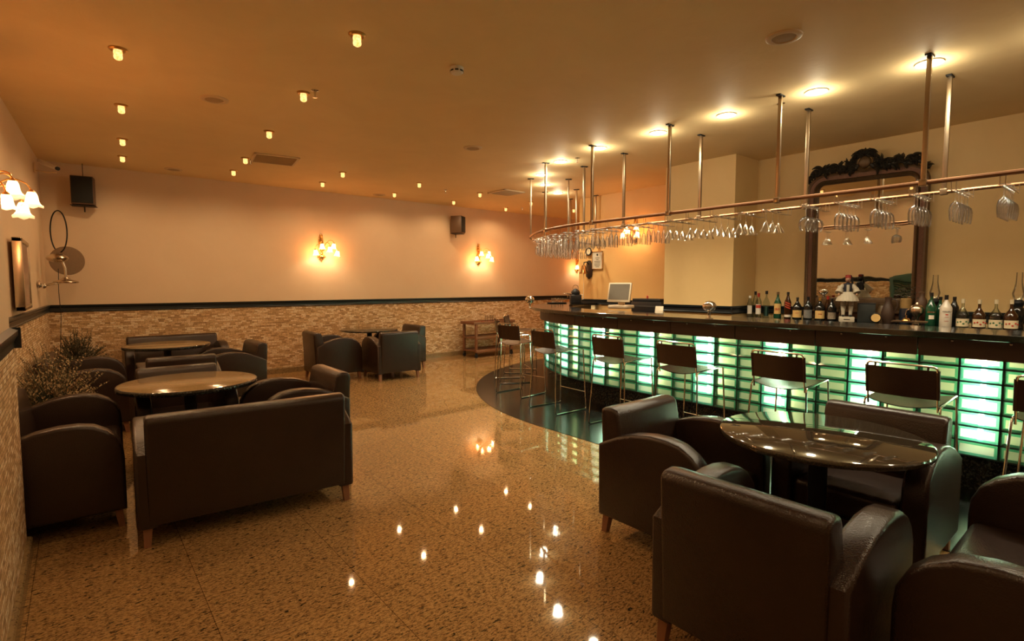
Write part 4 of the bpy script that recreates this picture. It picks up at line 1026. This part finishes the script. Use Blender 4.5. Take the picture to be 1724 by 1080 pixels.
MB().lathe([(.001, 0), (.045, 0), (.04, .10), (.055, .18), (.05, .26), (.025, .30), (.03, .34), (.001, .36)], 16).build('body', simple('brown_carving', (.10, .05, .025), .5, var=.5, vs=20), t)
t = thing('serving_tray', 'thin rectangular tray raised at the front of the back counter', 'tray', (6.69, 1.62, BZ + .025), R(8))
bb = MB(); bb.box((0, 0, .012), (.12, .30, .006), .002); 
for sx in (-1, 1): bb.box((sx * .06, 0, .017), (.006, .30, .016))
bb.build('tray_plate', M_SILVER, t)
for sy in (-1, 1): MB().box((0, sy * .12, -.008), (.10, .02, .034)).build('foot', M_BLACK, t)
t = thing('desk_bell', 'brass desk bell on the thin tray', 'bell', (6.68, 1.645, BZ + .040))
MB().lathe([(.001, .0), (.042, .0), (.042, .006), (.038, .02), (.022, .036), (.001, .04)], 20).build('dome', M_BRASS, t); MB().lathe([(.005, .04), (.005, .055), (.009, .06), (.001, .068)], 10).build('button', M_BRASS, t)

# ------------------------------------------------------------------ things on the bar top
TZ = 1.20
def dome(label, x, y):
    t = thing('chrome_globe', label, 'chrome globe', (x, y, TZ), group='chrome globes on the bar top')
    MB().lathe([(.001, 0), (.038, 0), (.038, .006), (.018, .012), (.014, .03), (.016, .06), (.024, .075), (.001, .08)], 20).build('stem', M_CHROME, t)
    MB().ball((0, 0, .125), (.068, .068, .056), 28, 16).build('globe', M_CHROME, t)
dome('chrome globe on a stem at the curved far end of the bar top', 5.154, 5.86)
dome('chrome globe on a stem mid bar, in front of the pillar', 5.0, 2.90)
t = thing('drinks_tray', 'black round tray of small glasses at the far end of the bar', 'tray', (6.86, 7.04, TZ))
MB().lathe([(.001, 0), (.17, 0), (.19, .016), (.185, .016), (.168, .004), (.001, .004)], 32).build('tray_plate', M_BLACK, t)
TUMB = MB().shell([(.001, .002), (.028, .002), (.033, .09)], 16).mesh('tumbler', M_GLASS, 60)
def tumbler(label, loc, group):
    o = bpy.data.objects.new('tumbler', TUMB); COL.objects.link(o); o.location = loc; tag(o, label, 'glass', group)
tumbler('short clear tumbler at the left of the black bar tray', (6.80, 7.08, TZ + .004), 'tumblers on the bar tray'); tumbler('short clear tumbler at the right of the black bar tray', (6.93, 6.99, TZ + .004), 'tumblers on the bar tray'); tumbler('short clear tumbler at the back of the black bar tray', (6.93, 7.11, TZ + .004), 'tumblers on the bar tray')
t = thing('coffee_machine', 'black domed coffee machine with round handle on the far bar end', 'coffee machine', (7.06, 6.76, TZ), R(-35)); t.scale = (.72, .72, .68)
bb = MB(); bb.box((0, 0, .12), (.28, .24, .24), .03, 3); bb.build('body', M_BLACK, t)
bb = MB(); bb.lathe([(.11, .24), (.12, .28), (.10, .34), (.05, .38), (.02, .40), (.001, .40)], 24); bb.build('dome', M_BLACKM, t)
bb = MB(); bb.tube([(.07 * math.cos(a), 0, .42 + .075 * math.sin(a)) for a in [2 * PI * k / 24 for k in range(24)]], .008, 6, closed=True); bb.build('handle_ring', M_CHROME, t)
bb = MB(); bb.tube([(-.12, -.05, .26), (-.24, -.10, .27)], .022, 10); bb.tube([(-.24, -.10, .27), (-.34, -.14, .275)], .014, 10); bb.tube([(-.22, -.09, .25), (-.22, -.09, .16)], .012, 8); bb.build('spout', M_CHROME, t)
bb = MB(); bb.tube([(.14, -.02, .10), (.20, -.02, .12), (.20, -.02, .22), (.14, -.02, .24)], .010, 8); bb.build('side_handle', M_WHITEP, t)
t = thing('till_monitor', 'cream framed till screen tilted back on a cream stand behind the bar', 'monitor', (6.15, 5.0, 1.13), R(-76))
MB().box((0, .06, .09), (.30, .28, .05), .015, 3, M=None).build('stand_base', M_CREAM, t); 
bb = MB(); bb.box((0, .07, .16), (.10, .06, .15), .02); bb.build('stand_neck', M_CREAM, t)
bb = MB(); bb.box((0, 0, 0), (.36, .035, .29), .008, M=TR((0, 0, .30), (R(-14), 0, 0))); bb.build('bezel', simple('cream_plastic', (.62, .50, .34), .4, var=.03), t)
bb = MB(); bb.box((0, -.018, .006), (.315, .004, .235), M=TR((0, 0, .30), (R(-14), 0, 0))); bb.build('screen', M_SCREEN, t)
t = thing('till_shelf', 'dark shelf unit under the till screen behind the bar', 'shelf', (6.15, 5.0, 0), R(-76))
MB().box((0, .08, .555), (.7, .36, 1.11), .006).build('body', M_BLACK, t); MB().box((0, .08, 1.12), (.74, .40, .02), .004).build('shelf_top', M_BLACKGR, t)
t = thing('till_printer', 'large black receipt printer right of the till screen', 'printer', (6.95, 5.02, 1.04), R(-90))
bb = MB(); bb.box((0, 0, .12), (.56, .28, .24), .012); bb.build('body', M_BLACK, t); bb = MB(); bb.box((0, -.02, .26), (.52, .24, .05), .010); bb.build('lid', M_BLACKM, t); MB().box((0, -.142, .17), (.48, .006, .02)).build('paper_slot', M_DKPRINT, t)
t = thing('red_stapler', 'small red object on top of the black printer', 'stapler', (6.93, 5.08, 1.327), R(40))
MB().box((0, 0, .012), (.09, .03, .024), .006).build('base', M_RED, t); MB().box((0, 0, .036), (.08, .026, .018), .006, M=TR((0, 0, 0), (0, R(-8), 0))).build('arm', M_RED, t)
t = thing('paper_stack', 'fanned white papers leaning beside the pillar on the bar', 'papers', (6.10, 4.28, 1.145), R(-60)); t.scale = (.5, .42, .45)
for k in range(4): MB().box((0, 0, 0), (.21, .28, .003), M=TR((0, .03 * k, .012 + .045 * k), (R(5 + 11 * k), 0, 0))).build('sheet', M_PAPER, t)
t = thing('cash_cabinet', 'black cash drawer cabinet behind the bar below the papers', 'cabinet', (6.10, 4.28, 0), R(-60))
MB().box((0, 0, .57), (.44, .44, 1.14), .006).build('body', M_BLACK, t); MB().box((0, -.224, 1.02), (.38, .01, .1), .003).build('drawer', M_BLACKM, t)

# orange wall: notice, bell, clock ring
t = thing('wall_notice', 'framed white notice with printed lines and a crest on the yellow wall', 'notice', (7.68, 6.79, 2.005), R(-90))
bb = MB()
for sx in (-1, 1): bb.box((sx * .125, 0, 0), (.014, .018, .335)); bb.box((0, 0, sx * .163), (.264, .018, .014))
bb.build('frame', M_SILVER, t); MB().box((0, .004, 0), (.246, .008, .322)).build('sheet', M_PAPER, t)
bb = MB(); bb.lathe([(.001, 0), (.020, 0), (.020, .002), (.001, .002)], 16, M=TR((0, -.002, .105), (R(90), 0, 0)))
for z, w in ((.045, .10), (.012, .06), (-.018, .15), (-.045, .14), (-.072, .15), (-.098, .13), (-.124, .09)): bb.box((0, -.001, z), (w, .002, .009))
bb.build('printed_lines', M_DKPRINT, t)
t = thing('hanging_bell', 'brass bell on a dark wooden wall plaque', 'bell', (7.67, 7.0, 1.85), R(-90))
bb = MB(); bb.prism([(0, -.20), (.07, -.15), (.085, -.02), (.06, .10), (.03, .16), (-.03, .16), (-.06, .10), (-.085, -.02), (-.07, -.15)], .03, 'xz', .012, .008); bb.build('plaque', simple('dark_plaque_wood', (.03, .014, .008), .4, var=.3), t)
bb = MB(); bb.tube([(0, 0, .08), (0, -.05, .13), (-.0, -.13, .12), (0, -.14, .07)], .010, 8); bb.build('bracket', M_BLACKM, t)
bb = MB(); bb.lathe([(.012, .07), (.035, .06), (.045, .02), (.055, -.05), (.085, -.09), (.088, -.098), (.08, -.098), (.05, -.05)], 24, M=TR((0, -.14, 0))); bb.build('bell_cup', simple('dark_bell_brass', (.34, .17, .06), .28, 1, var=.2), t)
bb = MB(); bb.tube([(0, -.14, -.06), (.0, -.14, -.14), (.005, -.14, -.30), (0, -.14, -.52)], .006, 6); bb.build('pull_rope', M_CREAMLBL, t)
t = thing('wall_clock', 'small round dark rimmed clock above the brass bell', 'clock', (7.66, 7.0, 2.18), R(-90))
bb = MB(); bb.tube([(.068 * math.cos(a), 0, .068 * math.sin(a)) for a in [2 * PI * k / 28 for k in range(28)]], .013, 8, closed=True); bb.build('rim', M_BLACKM, t)
bb = MB(); bb.lathe([(.001, 0), (.06, 0), (.06, .004), (.001, .004)], 28, M=TR((0, .008, 0), (R(90), 0, 0))); bb.build('face', M_CREAMLBL, t)
bb = MB(); bb.box((0, -.0, .016), (.004, .003, .036)); bb.box((.012, -.0, 0), (.026, .003, .004)); bb.build('hands', M_DKPRINT, t)

# ------------------------------------------------------------------ serving cart by the back wall
ct = thing('serving_cart', 'brown wooden three tier serving cart by the stone wall', 'cart', (6.90, 9.22, 0), R(2))
CW, CD = 1.12, .46
for z, w in ((.72, CW), (.42, CW - .10), (.14, CW - .10)):
    bb = MB(); bb.box((0, 0, z), (w, CD, .022), .004)
    if z > .7:
        for sx in (-1, 1): bb.box((sx * w / 2, 0, z + .014), (.024, CD + .02, .06), .006)
        for sy in (-1, 1): bb.box((0, sy * CD / 2, z + .014), (w, .02, .05), .006)
    else:
        for sy in (-1, 1): bb.box((0, sy * CD / 2, z), (w, .022, .06), .004)
    bb.build('shelf', M_CARTWOOD, ct)
for sx in (-1, 1):
    for sy in (-1, 1):
        bb = MB(); bb.box((sx * (CW / 2 - .07), sy * (CD / 2 - .02), .415), (.05, .05, .60), .006); bb.build('post', M_CARTWOOD, ct)
        bb = MB(); bb.lathe([(.001, -.016), (.036, -.016), (.042, -.01), (.042, .01), (.036, .016), (.001, .016)], 16, M=TR((sx * (CW / 2 - .07), sy * (CD / 2 - .02), .044), (R(90), 0, 0)))
        bb.box((sx * (CW / 2 - .07), sy * (CD / 2 - .02), .10), (.03, .05, .05), .004); bb.build('caster', M_BLACKM, ct)
t = thing('red_tray', 'reddish flat tray on top of the serving cart', 'tray', (6.95, 9.20, .733), R(5))
MB().box((0, 0, .006), (.34, .24, .012), .004).build('tray_plate', simple('red_lacquer', (.16, .035, .02), .35, var=.1), t)
CGT = MB().shell([(.001, .002), (.032, .002), (.034, .13)], 16).mesh('tall_tumbler', M_GLASS, 60)
for (dx, dy), l in (((-.11, .0), 'tall clear glass at the left of the red cart tray'), ((.0, -.03), 'tall clear glass in the middle of the red cart tray'), ((.11, .01), 'tall clear glass at the right of the red cart tray')):
    o = bpy.data.objects.new('tall_glass', CGT); COL.objects.link(o); o.location = (6.95 + dx, 9.20 + dy, .7455); tag(o, l, 'glass', 'tall glasses on the cart tray')

# ------------------------------------------------------------------ camera, world, colour
cd = bpy.data.cameras.new('camera'); cd.sensor_width = 36; cd.lens = 36 * 890 / 1724; cd.clip_start = .05
co = bpy.data.objects.new('camera', cd); COL.objects.link(co); co.location = (0, 0, 1.55)
co.rotation_euler = (R(90) - math.atan(61 / 890), 0, R(-39.4)); SC.camera = co
w = bpy.data.worlds.new('world'); SC.world = w; w.use_nodes = True
w.node_tree.nodes['Background'].inputs[0].default_value = (.05, .03, .02, 1)
SC.view_settings.view_transform = 'Standard'; SC.view_settings.look = 'None'; SC.view_settings.gamma = 1; SC.view_settings.exposure = 1.25
SC.view_settings.use_curve_mapping = False
cy = SC.cycles
cy.max_bounces = 10; cy.diffuse_bounces = 5; cy.glossy_bounces = 5; cy.transmission_bounces = 8; cy.transparent_max_bounces = 24
cy.sample_clamp_indirect = 4.0; cy.use_denoising = True
